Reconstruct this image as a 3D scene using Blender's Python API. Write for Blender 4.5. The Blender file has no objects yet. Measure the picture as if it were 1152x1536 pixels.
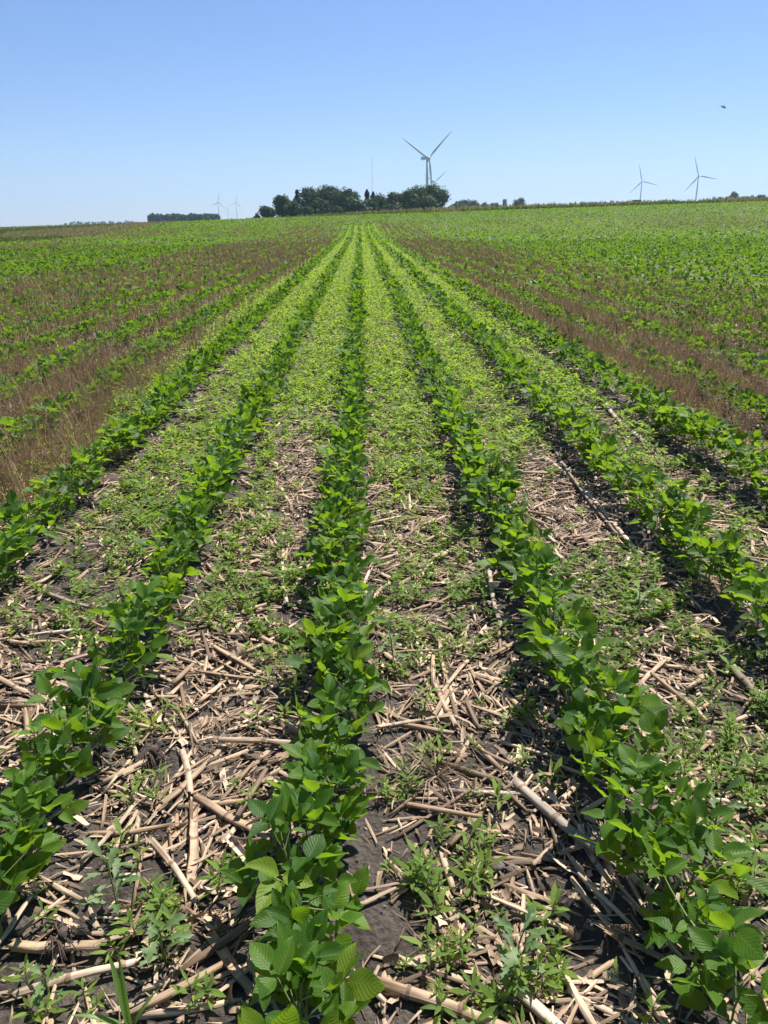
import bpy, math, random
import numpy as np
from mathutils import Vector, Matrix

R_ = math.radians
rng = np.random.default_rng(11)
random.seed(11)
sc = bpy.context.scene
col = sc.collection

# ------------------------------------------------------------------ camera
W_PX, H_PX, F_PX = 1152.0, 1536.0, 1154.0
CAM = np.array([0.0, 0.0, 1.5])
PITCH, YAW, ROLL = math.atan(436.4 / F_PX), R_(1.43), R_(0.7)
fwd = np.array([math.sin(YAW) * math.cos(PITCH), math.cos(YAW) * math.cos(PITCH), -math.sin(PITCH)])
rgt0 = np.array([math.cos(YAW), -math.sin(YAW), 0.0])
up0 = np.cross(rgt0, fwd)
rgt = rgt0 * math.cos(ROLL) - up0 * math.sin(ROLL)      # horizon climbs slightly to the right
up = np.cross(rgt, fwd)
cam_d = bpy.data.cameras.new('camera')
cam = bpy.data.objects.new('camera', cam_d)
col.objects.link(cam)
cam_d.sensor_fit = 'VERTICAL'
cam_d.sensor_height = 36.0
cam_d.lens = F_PX / H_PX * 36.0
cam_d.clip_start = 0.05
cam_d.clip_end = 30000
M = Matrix.Identity(4)
for i in range(3):
    M[i][0], M[i][1], M[i][2], M[i][3] = rgt[i], up[i], -fwd[i], CAM[i]
cam.matrix_world = M
sc.camera = cam

# ------------------------------------------------------------------ sky, sun, exposure
SUN_EL, SUN_AZ = R_(60), R_(38)          # azimuth measured from +Y towards +X
world = bpy.data.worlds.new('World')
sc.world = world
world.use_nodes = True
wn = world.node_tree
wn.nodes.clear()
sky = wn.nodes.new('ShaderNodeTexSky')
sky.sky_type = 'NISHITA'
sky.sun_disc = False
sky.sun_elevation = SUN_EL
sky.sun_rotation = SUN_AZ
sky.altitude = 300
sky.air_density = 1.0
sky.dust_density = 0.0
sky.ozone_density = 7.0
bg = wn.nodes.new('ShaderNodeBackground')
bg.inputs['Strength'].default_value = 0.066
wo = wn.nodes.new('ShaderNodeOutputWorld')
wb = wn.nodes.new('ShaderNodeMix'); wb.data_type = 'RGBA'; wb.blend_type = 'MULTIPLY'; wb.inputs[0].default_value = 1.0
wb.inputs[7].default_value = (0.94, 0.945, 1.07, 1)          # the camera's white balance
wn.links.new(sky.outputs[0], wb.inputs[6])
wn.links.new(wb.outputs[2], bg.inputs[0])
wn.links.new(bg.outputs[0], wo.inputs[0])
sun_d = bpy.data.lights.new('sun', 'SUN')
sun_d.energy = 5.0
sun_d.angle = R_(0.53)
sun_d.color = (1.0, 0.955, 0.88)
sun = bpy.data.objects.new('sun', sun_d)
col.objects.link(sun)
sdir = Vector((math.sin(SUN_AZ) * math.cos(SUN_EL), math.cos(SUN_AZ) * math.cos(SUN_EL), math.sin(SUN_EL)))
sun.rotation_euler = sdir.to_track_quat('Z', 'Y').to_euler()
sun.location = (20, 20, 60)
vs = sc.view_settings
vs.view_transform = 'Standard'
vs.look = 'None'
vs.exposure = 0.9
vs.gamma = 1.0
vs.use_curve_mapping = False
sc.render.engine = 'CYCLES'
cy = sc.cycles
cy.use_denoising = True
cy.max_bounces = 6
cy.diffuse_bounces = 3
cy.transmission_bounces = 4
cy.glossy_bounces = 2
cy.volume_bounces = 0
cy.transparent_max_bounces = 4
cy.caustics_reflective = False
cy.caustics_refractive = False

# ------------------------------------------------------------------ pixel <-> place
def ray(px, py):
    d = fwd * F_PX + rgt * (px - W_PX / 2) - up * (py - H_PX / 2)
    return d / np.linalg.norm(d)

def on_plane(px, py, z=0.0):
    d = ray(px, py)
    t = (z - CAM[2]) / d[2]
    return CAM + d * t

def at_depth(px, py, Y):
    d = ray(px, py)
    return CAM + d * (Y / d[1])

def project(P):
    q = np.asarray(P, float) - CAM
    zc = q @ fwd
    zs = np.where(zc > 0.05, zc, 0.05)
    return W_PX / 2 + F_PX * (q @ rgt) / zs, H_PX / 2 - F_PX * (q @ up) / zs, zc

def in_view(P, m=25):
    x, y, z = project(P)
    return (z > 0.1) & (x > -m) & (x < W_PX + m) & (y > -m) & (y < H_PX + m)

# ------------------------------------------------------------------ noise and terrain
def _hash(ix, iy, seed):
    h = (ix.astype(np.int64) * 374761393 + iy.astype(np.int64) * 668265263 + seed * 1442695041) & 0x7fffffff
    h = ((h ^ (h >> 13)) * 1274126177) & 0x7fffffff
    h = (h ^ (h >> 16)) & 0xffffff
    return h / float(0xffffff)

def noise(x, y, seed=0):
    x = np.asarray(x, float); y = np.asarray(y, float)
    ix, iy = np.floor(x), np.floor(y)
    fx, fy = x - ix, y - iy
    fx = fx * fx * (3 - 2 * fx); fy = fy * fy * (3 - 2 * fy)
    a, b = _hash(ix, iy, seed), _hash(ix + 1, iy, seed)
    c, d = _hash(ix, iy + 1, seed), _hash(ix + 1, iy + 1, seed)
    return (a * (1 - fx) + b * fx) * (1 - fy) + (c * (1 - fx) + d * fx) * fy

def fbm(x, y, seed=0, o=3):
    s, a, t = 0, 0.5, 0
    for k in range(o):
        s = s + a * noise(x * 2 ** k, y * 2 ** k, seed + k * 7); t += a; a *= 0.5
    return s / t

def sstep(a, b, v):
    t = np.clip((v - a) / (b - a), 0, 1)
    return t * t * (3 - 2 * t)

VERGE = 150.0
def verge_y(x):
    return VERGE + 0.10 * x + 5 * np.sin(np.asarray(x) / 33.0)

def big_z(x, y):
    """The lie of the land: level near by, a low rise to the field edge, higher to the right."""
    x = np.asarray(x, float); y = np.asarray(y, float)
    yy = np.maximum(y, 1.0)
    t = np.clip(x / yy, -1.2, 1.2)
    e = np.clip(0.0052 + 0.0226 * t, -0.009, 0.020)
    yv = verge_y(np.clip(x, -150, 150)) + 3
    zv = (1.5 + e * VERGE) * sstep(70, yv, y)
    far = sstep(VERGE + 5, 900, y)
    return zv + (np.clip(e, -0.001, 1) * 0.80) * np.maximum(y - yv, 0) * far - 0.9 * sstep(yv + 3, yv + 60, y)

ROW0, ROWS = -0.09, 0.765
def row_x(k, y):
    bend = -0.05 * (1 - sstep(1.2, 2.6, y)) if k == 0 else 0.0
    return bend + ROW0 + ROWS * k + 0.035 * (noise(y * 0.55 + 13.7 * k, k * 3.1, 5) - 0.5) * 2 * sstep(0, 3, y)

def gz(x, y):
    x = np.asarray(x, float); y = np.asarray(y, float)
    r = np.hypot(x, y)
    fade = 1 - sstep(7, 22, r)
    m = (fbm(x * 3.1, y * 3.1, 21) - 0.5) * 0.05 + (fbm(x * 13, y * 13, 22) - 0.5) * 0.028
    k = (x - ROW0) / ROWS
    ridge = 0.012 * np.cos(2 * np.pi * k)
    return big_z(x, y) + (m + ridge) * fade

# ------------------------------------------------------------------ materials
def mat(name):
    m = bpy.data.materials.new(name)
    m.use_nodes = True
    nt = m.node_tree
    nt.nodes.clear()
    out = nt.nodes.new('ShaderNodeOutputMaterial')
    def N(t, **kw):
        n = nt.nodes.new('ShaderNode' + t)
        for k, v in kw.items():
            if k.startswith('i_'):
                key = k[2:]
                n.inputs[int(key) if key.isdigit() else key].default_value = v
            else:
                setattr(n, k, v)
        return n
    def Lk(a, b):
        nt.links.new(a, b)
    return m, N, Lk, out

def math_(N, Lk, op, a, b=None, clamp=False):
    n = N('Math', operation=op, use_clamp=clamp)
    for i, v in enumerate((a, b)):
        if v is None: continue
        if isinstance(v, (int, float)): n.inputs[i].default_value = v
        else: Lk(v, n.inputs[i])
    return n.outputs[0]

def ramp(N, Lk, fac, stops):
    n = N('ValToRGB')
    el = n.color_ramp.elements
    while len(el) < len(stops): el.new(0.5)
    for e, (p, c) in zip(el, stops):
        e.position = p; e.color = (*c, 1)
    Lk(fac, n.inputs[0])
    return n.outputs[0]

def rnd_socket(N, Lk):
    """0..1 per thing (object random) mixed with the per-piece value stored on the mesh."""
    a = N('Attribute', attribute_name='rnd')
    o = N('ObjectInfo')
    return math_(N, Lk, 'FRACT', math_(N, Lk, 'ADD', a.outputs['Fac'], o.outputs['Random']))

def leaf_material(name, dark, light, trans, tmix=0.4, rough=0.42, veins=False, spec=0.4):
    m, N, Lk, out = mat(name)
    r = rnd_socket(N, Lk)
    c = ramp(N, Lk, r, [(0.0, dark), (0.62, tuple((np.array(dark) + np.array(light)) / 2)), (0.96, light), (1.0, tuple(np.array(light) * [1.7, 1.2, 1.0]))])
    p = N('BsdfPrincipled'); p.inputs['Roughness'].default_value = rough
    p.inputs['Specular IOR Level'].default_value = spec
    t = N('BsdfTranslucent')
    mx = N('MixShader'); mx.inputs[0].default_value = tmix
    tc = N('Mix', data_type='RGBA', blend_type='MULTIPLY'); tc.inputs[0].default_value = 0.35
    tc.inputs[6].default_value = (*trans, 1)
    tr = ramp(N, Lk, r, [(0, (0.6, 0.7, 0.6)), (1, (1, 1, 1))])
    Lk(tr, tc.inputs[7])
    if veins:
        uv = N('UVMap', uv_map='uv'); sp = N('SeparateXYZ'); Lk(uv.outputs[0], sp.inputs[0])
        au = math_(N, Lk, 'ABSOLUTE', math_(N, Lk, 'SUBTRACT', sp.outputs[0], 0.5))
        w = math_(N, Lk, 'SUBTRACT', sp.outputs[1], math_(N, Lk, 'MULTIPLY', au, 0.62))
        fr = math_(N, Lk, 'FRACT', math_(N, Lk, 'MULTIPLY', w, 8.5))
        tri = math_(N, Lk, 'ABSOLUTE', math_(N, Lk, 'SUBTRACT', fr, 0.5))        # 0.5 on the vein
        lat = math_(N, Lk, 'MULTIPLY', math_(N, Lk, 'SUBTRACT', tri, 0.40, True), 8, True)
        mid = math_(N, Lk, 'SUBTRACT', 1.0, math_(N, Lk, 'MULTIPLY', au, 26), True)
        v = math_(N, Lk, 'MAXIMUM', math_(N, Lk, 'MULTIPLY', lat, 0.45), mid)
        nz = N('TexNoise'); nz.inputs['Scale'].default_value = 60
        nz.inputs['Detail'].default_value = 3
        blot = N('Mix', data_type='RGBA', blend_type='MULTIPLY'); blot.inputs[0].default_value = 0.45
        Lk(c, blot.inputs[6]); Lk(ramp(N, Lk, nz.outputs[0], [(0.3, (0.6, 0.65, 0.55)), (0.75, (1.15, 1.1, 1.1))]), blot.inputs[7])
        mc = N('Mix', data_type='RGBA')
        Lk(math_(N, Lk, 'MULTIPLY', v, 0.38), mc.inputs[0]); Lk(blot.outputs[2], mc.inputs[6])
        mc.inputs[7].default_value = (0.17, 0.27, 0.075, 1)
        c = mc.outputs[2]
        hb = math_(N, Lk, 'ADD', math_(N, Lk, 'MULTIPLY', tri, -1.0), math_(N, Lk, 'MULTIPLY', nz.outputs[0], 0.5))
        b = N('Bump'); b.inputs['Strength'].default_value = 0.30; b.inputs['Distance'].default_value = 0.003
        Lk(hb, b.inputs['Height']); Lk(b.outputs[0], p.inputs['Normal']); Lk(b.outputs[0], t.inputs['Normal'])
    Lk(c, p.inputs['Base Color'])
    Lk(tc.outputs[2], t.inputs[0])
    Lk(p.outputs[0], mx.inputs[1]); Lk(t.outputs[0], mx.inputs[2])
    Lk(mx.outputs[0], out.inputs[0])
    return m

SOY_D, SOY_L, SOY_T = (0.024, 0.072, 0.009), (0.080, 0.165, 0.015), (0.34, 0.55, 0.020)
m_soy = leaf_material('soy_leaf', SOY_D, SOY_L, SOY_T, 0.36, 0.48, True, 0.24)
m_soyf = leaf_material('soy_leaf_plain', SOY_D, SOY_L, (0.26, 0.45, 0.018), 0.34, 0.55, False, 0.2)
m_stem = leaf_material('soy_stem', (0.14, 0.20, 0.055), (0.24, 0.30, 0.10), (0.3, 0.4, 0.1), 0.15, 0.55)
m_weed = leaf_material('weed_leaf', (0.075, 0.145, 0.030), (0.180, 0.265, 0.050), (0.41, 0.58, 0.050), 0.44, 0.55, False, 0.2)
m_weedg = leaf_material('weed_leaf_grey', (0.085, 0.150, 0.055), (0.150, 0.220, 0.085), (0.30, 0.45, 0.08), 0.35, 0.55)
m_wstem = leaf_material('weed_stem', (0.10, 0.13, 0.05), (0.20, 0.22, 0.08), (0.3, 0.4, 0.1), 0.1, 0.6)
m_grass = leaf_material('grass_blade', (0.075, 0.155, 0.035), (0.13, 0.23, 0.05), (0.28, 0.45, 0.05), 0.35, 0.45)
m_corn = leaf_material('volunteer_corn_leaf', (0.22, 0.32, 0.04), (0.30, 0.40, 0.06), (0.5, 0.65, 0.06), 0.4, 0.45)
m_tree = leaf_material('tree_leaf', (0.022, 0.053, 0.012), (0.056, 0.105, 0.020), (0.08, 0.14, 0.012), 0.18, 0.6, False, 0.2)
m_treel = leaf_material('light_tree_leaf', (0.028, 0.060, 0.014), (0.062, 0.110, 0.024), (0.10, 0.17, 0.02), 0.2, 0.6, False, 0.2)
m_conif = leaf_material('conifer_needle', (0.012, 0.027, 0.013), (0.026, 0.048, 0.019), (0.03, 0.06, 0.015), 0.1, 0.65, False, 0.2)
m_verge = leaf_material('verge_grass_blade', (0.15, 0.15, 0.06), (0.38, 0.31, 0.17), (0.36, 0.34, 0.14), 0.3, 0.6, False, 0.2)
m_vergeg = leaf_material('verge_green_blade', (0.045, 0.085, 0.022), (0.10, 0.15, 0.04), (0.2, 0.3, 0.04), 0.3, 0.6, False, 0.2)
m_rye = leaf_material('dead_rye_straw', (0.14, 0.082, 0.042), (0.47, 0.335, 0.19), (0.40, 0.27, 0.14), 0.22, 0.65, False, 0.25)

def straw_material(name, a, b, c_, grey=0.35):
    m, N, Lk, out = mat(name)
    r = rnd_socket(N, Lk)
    uv = N('UVMap', uv_map='uv')
    mp = N('Mapping'); mp.inputs['Scale'].default_value = (9, 55, 1)
    ofs = N('CombineXYZ'); Lk(math_(N, Lk, 'MULTIPLY', r, 37.0), ofs.inputs[0]); Lk(math_(N, Lk, 'MULTIPLY', r, 91.0), ofs.inputs[2])
    Lk(uv.outputs[0], mp.inputs[0]); Lk(ofs.outputs[0], mp.inputs['Location'])
    n1 = N('TexNoise'); n1.inputs['Scale'].default_value = 1.0; n1.inputs['Detail'].default_value = 4
    Lk(mp.outputs[0], n1.inputs[0])
    base = ramp(N, Lk, r, [(0, a), (0.5, b), (1, c_)])
    streak = ramp(N, Lk, n1.outputs[0], [(0.30, (0.32, 0.25, 0.20)), (0.47, (0.85, 0.81, 0.77)), (0.70, (1.25, 1.22, 1.18))])
    mx = N('Mix', data_type='RGBA', blend_type='MULTIPLY'); mx.inputs[0].default_value = 0.85
    Lk(base, mx.inputs[6]); Lk(streak, mx.inputs[7])
    # mouldy, weathered blotches
    mp2 = N('Mapping'); mp2.inputs['Scale'].default_value = (26, 4, 1)
    Lk(uv.outputs[0], mp2.inputs[0]); Lk(ofs.outputs[0], mp2.inputs['Location'])
    n2 = N('TexNoise'); n2.inputs['Scale'].default_value = 1.0; n2.inputs['Detail'].default_value = 5; n2.inputs['Roughness'].default_value = 0.7
    Lk(mp2.outputs[0], n2.inputs[0])
    bl = math_(N, Lk, 'MULTIPLY', math_(N, Lk, 'SUBTRACT', n2.outputs[0], 0.52, True), 5.0, True)
    m2 = N('Mix', data_type='RGBA'); Lk(math_(N, Lk, 'MULTIPLY', bl, grey), m2.inputs[0])
    Lk(mx.outputs[2], m2.inputs[6]); m2.inputs[7].default_value = (0.10, 0.075, 0.06, 1)
    p = N('BsdfPrincipled'); p.inputs['Roughness'].default_value = 0.62; p.inputs['Specular IOR Level'].default_value = 0.3
    Lk(m2.outputs[2], p.inputs['Base Color'])
    b_ = N('Bump'); b_.inputs['Strength'].default_value = 0.8; b_.inputs['Distance'].default_value = 0.003
    Lk(n1.outputs[0], b_.inputs['Height']); Lk(b_.outputs[0], p.inputs['Normal'])
    Lk(p.outputs[0], out.inputs[0])
    return m

m_straw = straw_material('corn_residue', (0.125, 0.088, 0.062), (0.37, 0.265, 0.178), (0.60, 0.47, 0.34))
m_stalk = straw_material('corn_stalk', (0.36, 0.255, 0.165), (0.47, 0.355, 0.25), (0.56, 0.45, 0.35), 0.5)
m_stalkg = straw_material('weathered_corn_stalk', (0.24, 0.195, 0.155), (0.33, 0.275, 0.225), (0.42, 0.36, 0.31), 0.65)
m_node = straw_material('corn_stalk_node', (0.17, 0.11, 0.07), (0.22, 0.15, 0.10), (0.28, 0.20, 0.14), 0.6)
m_pale = straw_material('bleached_corn_husk', (0.58, 0.49, 0.41), (0.66, 0.58, 0.51), (0.74, 0.67, 0.62), 0.15)

def simple(name, c, rough=0.7, nscale=20, namp=0.4, metal=0, bump=0.0):
    m, N, Lk, out = mat(name)
    tc = N('TexCoord')
    n = N('TexNoise'); n.inputs['Scale'].default_value = nscale; n.inputs['Detail'].default_value = 4
    Lk(tc.outputs['Object'], n.inputs[0])
    lo = tuple(v * (1 - namp) for v in c); hi = tuple(min(1, v * (1 + namp)) for v in c)
    p = N('BsdfPrincipled'); p.inputs['Roughness'].default_value = rough; p.inputs['Metallic'].default_value = metal
    Lk(ramp(N, Lk, n.outputs[0], [(0.25, lo), (0.75, hi)]), p.inputs['Base Color'])
    if bump:
        b = N('Bump'); b.inputs['Strength'].default_value = 0.8; b.inputs['Distance'].default_value = bump
        Lk(n.outputs[0], b.inputs['Height']); Lk(b.outputs[0], p.inputs['Normal'])
    Lk(p.outputs[0], out.inputs[0])
    return m

m_white = simple('turbine_paint', (0.50, 0.53, 0.58), 0.4, 0.2, 0.06)
m_bark = simple('bark', (0.09, 0.07, 0.055), 0.9, 2, 0.4)
m_cob = simple('cob_brown', (0.19, 0.115, 0.070), 0.85, 130, 0.5)
m_cobd = simple('cob_pith', (0.34, 0.22, 0.14), 0.9, 90, 0.3)
m_clod = simple('soil_clod_earth', (0.125, 0.105, 0.092), 0.95, 40, 0.5, 0, 0.006)
m_root = simple('root_brown', (0.075, 0.052, 0.042), 0.9, 60, 0.5)
m_silo = simple('silo_concrete', (0.16, 0.165, 0.18), 0.8, 0.6, 0.2)
m_shed = simple('shed_board', (0.085, 0.065, 0.055), 0.85, 1.5, 0.3)
m_post = simple('post_rust', (0.30, 0.11, 0.07), 0.8, 8, 0.3)
m_steel = simple('mast_steel', (0.42, 0.42, 0.44), 0.5, 1, 0.1)
m_bird = simple('bird_feather', (0.05, 0.048, 0.052), 0.8, 8, 0.3)
m_birdw = simple('bird_wing_feather', (0.16, 0.15, 0.15), 0.8, 8, 0.3)
m_deadst = simple('dead_weed_stem', (0.05, 0.042, 0.036), 0.9, 40, 0.4)

def ground_material():
    m, N, Lk, out = mat('field_soil')
    g = N('NewGeometry')
    sp = N('SeparateXYZ'); Lk(g.outputs['Position'], sp.inputs[0])
    n1 = N('TexNoise'); n1.inputs['Scale'].default_value = 7; n1.inputs['Detail'].default_value = 8; n1.inputs['Roughness'].default_value = 0.68
    n2 = N('TexNoise'); n2.inputs['Scale'].default_value = 70; n2.inputs['Detail'].default_value = 6; n2.inputs['Roughness'].default_value = 0.7
    vo = N('TexVoronoi'); vo.inputs['Scale'].default_value = 55
    for n in (n1, n2, vo): Lk(g.outputs['Position'], n.inputs[0])
    soil = ramp(N, Lk, n1.outputs[0], [(0.30, (0.075, 0.061, 0.053)), (0.55, (0.155, 0.131, 0.115)), (0.72, (0.225, 0.196, 0.175))])
    sm = N('Mix', data_type='RGBA', blend_type='MULTIPLY'); sm.inputs[0].default_value = 0.7
    Lk(soil, sm.inputs[6]); Lk(ramp(N, Lk, n2.outputs[0], [(0.3, (0.45, 0.43, 0.42)), (0.7, (1.2, 1.18, 1.15))]), sm.inputs[7])
    # old straw fragments fleck the soil where pieces are too far off to tell apart
    mp = N('Mapping'); mp.inputs['Scale'].default_value = (1.0, 1.0, 1.0)
    Lk(g.outputs['Position'], mp.inputs[0])
    n3 = N('TexNoise'); n3.inputs['Scale'].default_value = 24; n3.inputs['Detail'].default_value = 3; n3.inputs['Distortion'].default_value = 1.4
    Lk(mp.outputs[0], n3.inputs[0])
    fl = math_(N, Lk, 'MULTIPLY', math_(N, Lk, 'SUBTRACT', n3.outputs[0], 0.47, True), 9, True)
    dist = N('VectorMath', operation='LENGTH'); Lk(g.outputs['Position'], dist.inputs[0])
    farf = N('MapRange'); farf.inputs[1].default_value = 5; farf.inputs[2].default_value = 16; farf.inputs[4].default_value = 0.75
    Lk(dist.outputs['Value'], farf.inputs[0])
    m3 = N('Mix', data_type='RGBA'); Lk(math_(N, Lk, 'MULTIPLY', fl, farf.outputs[0]), m3.inputs[0])
    Lk(sm.outputs[2], m3.inputs[6]); m3.inputs[7].default_value = (0.33, 0.235, 0.155, 1)
    # fields beyond the verge: broad blocks of green crop and grass
    n4 = N('TexNoise'); n4.inputs['Scale'].default_value = 0.004; n4.inputs['Detail'].default_value = 3
    Lk(g.outputs['Position'], n4.inputs[0])
    crop = ramp(N, Lk, n4.outputs[0], [(0.35, (0.045, 0.10, 0.025)), (0.52, (0.085, 0.145, 0.040)), (0.68, (0.17, 0.165, 0.075))])
    cf = N('MapRange'); cf.inputs[1].default_value = 150; cf.inputs[2].default_value = 162
    Lk(sp.outputs[1], cf.inputs[0])
    m4 = N('Mix', data_type='RGBA'); Lk(cf.outputs[0], m4.inputs[0]); Lk(m3.outputs[2], m4.inputs[6]); Lk(crop, m4.inputs[7])
    p = N('BsdfPrincipled'); p.inputs['Roughness'].default_value = 0.95; p.inputs['Specular IOR Level'].default_value = 0.15
    Lk(m4.outputs[2], p.inputs['Base Color'])
    hh = math_(N, Lk, 'ADD', n2.outputs[0], math_(N, Lk, 'MULTIPLY', vo.outputs[0], 0.5))
    b = N('Bump'); b.inputs['Strength'].default_value = 1.0; b.inputs['Distance'].default_value = 0.03
    Lk(hh, b.inputs['Height']); Lk(b.outputs[0], p.inputs['Normal'])
    Lk(p.outputs[0], out.inputs[0])
    return m
m_ground = ground_material()

# ------------------------------------------------------------------ mesh tools (all faces are quads)
class T:                                              # a small template: verts, quads, uv, material slot per face
    def __init__(s, v, f, uv=None, m=None):
        s.v = np.asarray(v, float).reshape(-1, 3); s.f = np.asarray(f, np.int64).reshape(-1, 4)
        s.uv = np.zeros((len(s.v), 2)) if uv is None else np.asarray(uv, float)
        s.m = np.zeros(len(s.f), np.int64) if m is None else np.asarray(m, np.int64)
        s.rv = np.zeros(len(s.v))
    def vary(s, per, amp, seed=0):                     # every piece of `per` vertices gets its own tint
        g = np.random.default_rng(seed).random(len(s.v) // per + 1) * amp
        s.rv = np.repeat(g, per)[:len(s.v)]; return s
    def xf(s, Rm=None, p=(0, 0, 0), k=1.0):
        v = s.v * k
        if Rm is not None: v = v @ np.asarray(Rm).T
        return T(v + np.asarray(p), s.f, s.uv, s.m)
    def slot(s, i):
        return T(s.v, s.f, s.uv, np.full(len(s.f), i))

def merge(ts):
    n = 0; V = []; F = []; U = []; Mi = []
    for t in ts:
        V.append(t.v); F.append(t.f + n); U.append(t.uv); Mi.append(t.m); n += len(t.v)
    return T(np.concatenate(V), np.concatenate(F), np.concatenate(U), np.concatenate(Mi))

def rot(yaw=0, pitch=0, roll=0):
    cy_, sy, cp, sp_, cr, sr = math.cos(yaw), math.sin(yaw), math.cos(pitch), math.sin(pitch), math.cos(roll), math.sin(roll)
    Z = np.array([[cy_, -sy, 0], [sy, cy_, 0], [0, 0, 1]])
    Y = np.array([[cp, 0, -sp_], [0, 1, 0], [sp_, 0, cp]])       # positive pitch lifts +X
    X = np.array([[1, 0, 0], [0, cr, -sr], [0, sr, cr]])
    return Z @ Y @ X

def rots(yaw, pitch, roll):
    n = len(yaw); c = np.cos; s = np.sin
    A = np.zeros((n, 3, 3)); B = np.zeros((n, 3, 3)); C = np.zeros((n, 3, 3))
    A[:, 0, 0] = c(yaw); A[:, 0, 1] = -s(yaw); A[:, 1, 0] = s(yaw); A[:, 1, 1] = c(yaw); A[:, 2, 2] = 1
    B[:, 0, 0] = c(pitch); B[:, 0, 2] = -s(pitch); B[:, 1, 1] = 1; B[:, 2, 0] = s(pitch); B[:, 2, 2] = c(pitch)
    C[:, 0, 0] = 1; C[:, 1, 1] = c(roll); C[:, 1, 2] = -s(roll); C[:, 2, 1] = s(roll); C[:, 2, 2] = c(roll)
    return A @ B @ C

def tube(pts, rad, n=6, cap=True):
    pts = np.asarray(pts, float); k = len(pts)
    rad = np.broadcast_to(np.asarray(rad, float), (k,))
    d = np.gradient(pts, axis=0); d /= np.linalg.norm(d, axis=1)[:, None] + 1e-12
    V = []; U = []; s = 0
    ref = np.array([0, 0, 1.0]) if abs(d[:, 2]).mean() < 0.8 else np.array([1.0, 0, 0])
    for i in range(k):
        a = np.cross(d[i], ref); a /= np.linalg.norm(a) + 1e-12; b = np.cross(d[i], a)
        if i: s += np.linalg.norm(pts[i] - pts[i - 1])
        for j in range(n):
            th = 2 * math.pi * j / n
            V.append(pts[i] + rad[i] * (math.cos(th) * a + math.sin(th) * b)); U.append((s, j / n * 0.08))
    F = []
    for i in range(k - 1):
        for j in range(n):
            j2 = (j + 1) % n
            F.append((i * n + j, i * n + j2, (i + 1) * n + j2, (i + 1) * n + j))
    if cap and n in (4, 6, 8):
        for base, rev in ((0, True), ((k - 1) * n, False)):
            q = [(0, 1, 2, 3)] if n == 4 else [(0, 1, 2, 3), (0, 3, 4, 5)] if n == 6 else [(0, 1, 2, 3), (0, 3, 4, 5), (0, 5, 6, 7)]
            for f in q:
                f = [base + i for i in f]
                F.append(tuple(f[::-1]) if rev else tuple(f))
    return T(V, F, U)

def ribbon(pts, width, side=None, fold=0.0, na=2):
    """A blade along pts; width per point; na points across; fold lifts the edges."""
    pts = np.asarray(pts, float); k = len(pts); width = np.broadcast_to(np.asarray(width, float), (k,))
    d = np.gradient(pts, axis=0); d /= np.linalg.norm(d, axis=1)[:, None] + 1e-12
    V = []; U = []
    s = np.concatenate([[0], np.cumsum(np.linalg.norm(np.diff(pts, axis=0), axis=1))])
    for i in range(k):
        sd = np.cross([0, 0, 1.0], d[i]) if side is None else np.asarray(side, float)
        sd = sd / (np.linalg.norm(sd) + 1e-12); nn = np.cross(d[i], sd)
        for a in np.linspace(-1, 1, na):
            V.append(pts[i] + sd * a * width[i] * 0.5 * math.cos(fold) + nn * abs(a) * width[i] * 0.5 * math.sin(fold))
            U.append((s[i], a * 0.5 + 0.5))
    F = [(i * na + j, i * na + j + 1, (i + 1) * na + j + 1, (i + 1) * na + j) for i in range(k - 1) for j in range(na - 1)]
    return T(V, F, U)

def box(x0, x1, y0, y1, z0, z1):
    V = [(x, y, z) for z in (z0, z1) for y in (y0, y1) for x in (x0, x1)]
    return T(V, [(0, 2, 3, 1), (4, 5, 7, 6), (0, 1, 5, 4), (2, 6, 7, 3), (0, 4, 6, 2), (1, 3, 7, 5)])

class Pile:                                           # collects many template copies into ONE mesh
    def __init__(s): s.V = []; s.F = []; s.U = []; s.M = []; s.Rn = []; s.n = 0
    def add(s, t, pos, Rm, k, rnd):
        N = len(pos)
        if N == 0: return
        k = np.broadcast_to(np.asarray(k, float), (N,)) if np.ndim(k) < 2 else k
        v = t.v[None] * (k[:, None, None] if k.ndim == 1 else k[:, None, :])
        v = np.einsum('nij,nkj->nki', Rm, v) + pos[:, None, :]
        nv = len(t.v)
        s.V.append(v.reshape(-1, 3))
        s.F.append((t.f[None] + (np.arange(N) * nv)[:, None, None]).reshape(-1, 4) + s.n)
        s.U.append(np.tile(t.uv, (N, 1))); s.M.append(np.tile(t.m, N)); s.Rn.append(((rnd[:, None] + t.rv[None]) % 1.0).ravel())
        s.n += N * nv
    def build(s, name, mats, smooth=True):
        t = T(np.concatenate(s.V), np.concatenate(s.F), np.concatenate(s.U), np.concatenate(s.M))
        return bpy.data.objects.new(name, to_mesh(name, t, mats, np.concatenate(s.Rn), smooth))

def to_mesh(name, t, mats, rnd=0.0, smooth=True):
    me = bpy.data.meshes.new(name)
    nv, nf = len(t.v), len(t.f)
    me.vertices.add(nv); me.loops.add(nf * 4); me.polygons.add(nf)
    me.vertices.foreach_set('co', t.v.astype(np.float32).ravel())
    me.loops.foreach_set('vertex_index', t.f.astype(np.int32).ravel())
    me.polygons.foreach_set('loop_start', np.arange(0, nf * 4, 4, dtype=np.int32))
    me.polygons.foreach_set('material_index', t.m.astype(np.int32))
    me.polygons.foreach_set('use_smooth', np.full(nf, smooth))
    uvl = me.uv_layers.new(name='uv')
    uvl.data.foreach_set('uv', t.uv[t.f.ravel()].astype(np.float32).ravel())
    a = me.attributes.new('rnd', 'FLOAT', 'POINT')
    a.data.foreach_set('value', np.broadcast_to(np.asarray(rnd, np.float32), (nv,)).copy())
    for m in (mats if isinstance(mats, (list, tuple)) else [mats]): me.materials.append(m)
    me.update(calc_edges=True)
    return me

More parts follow.
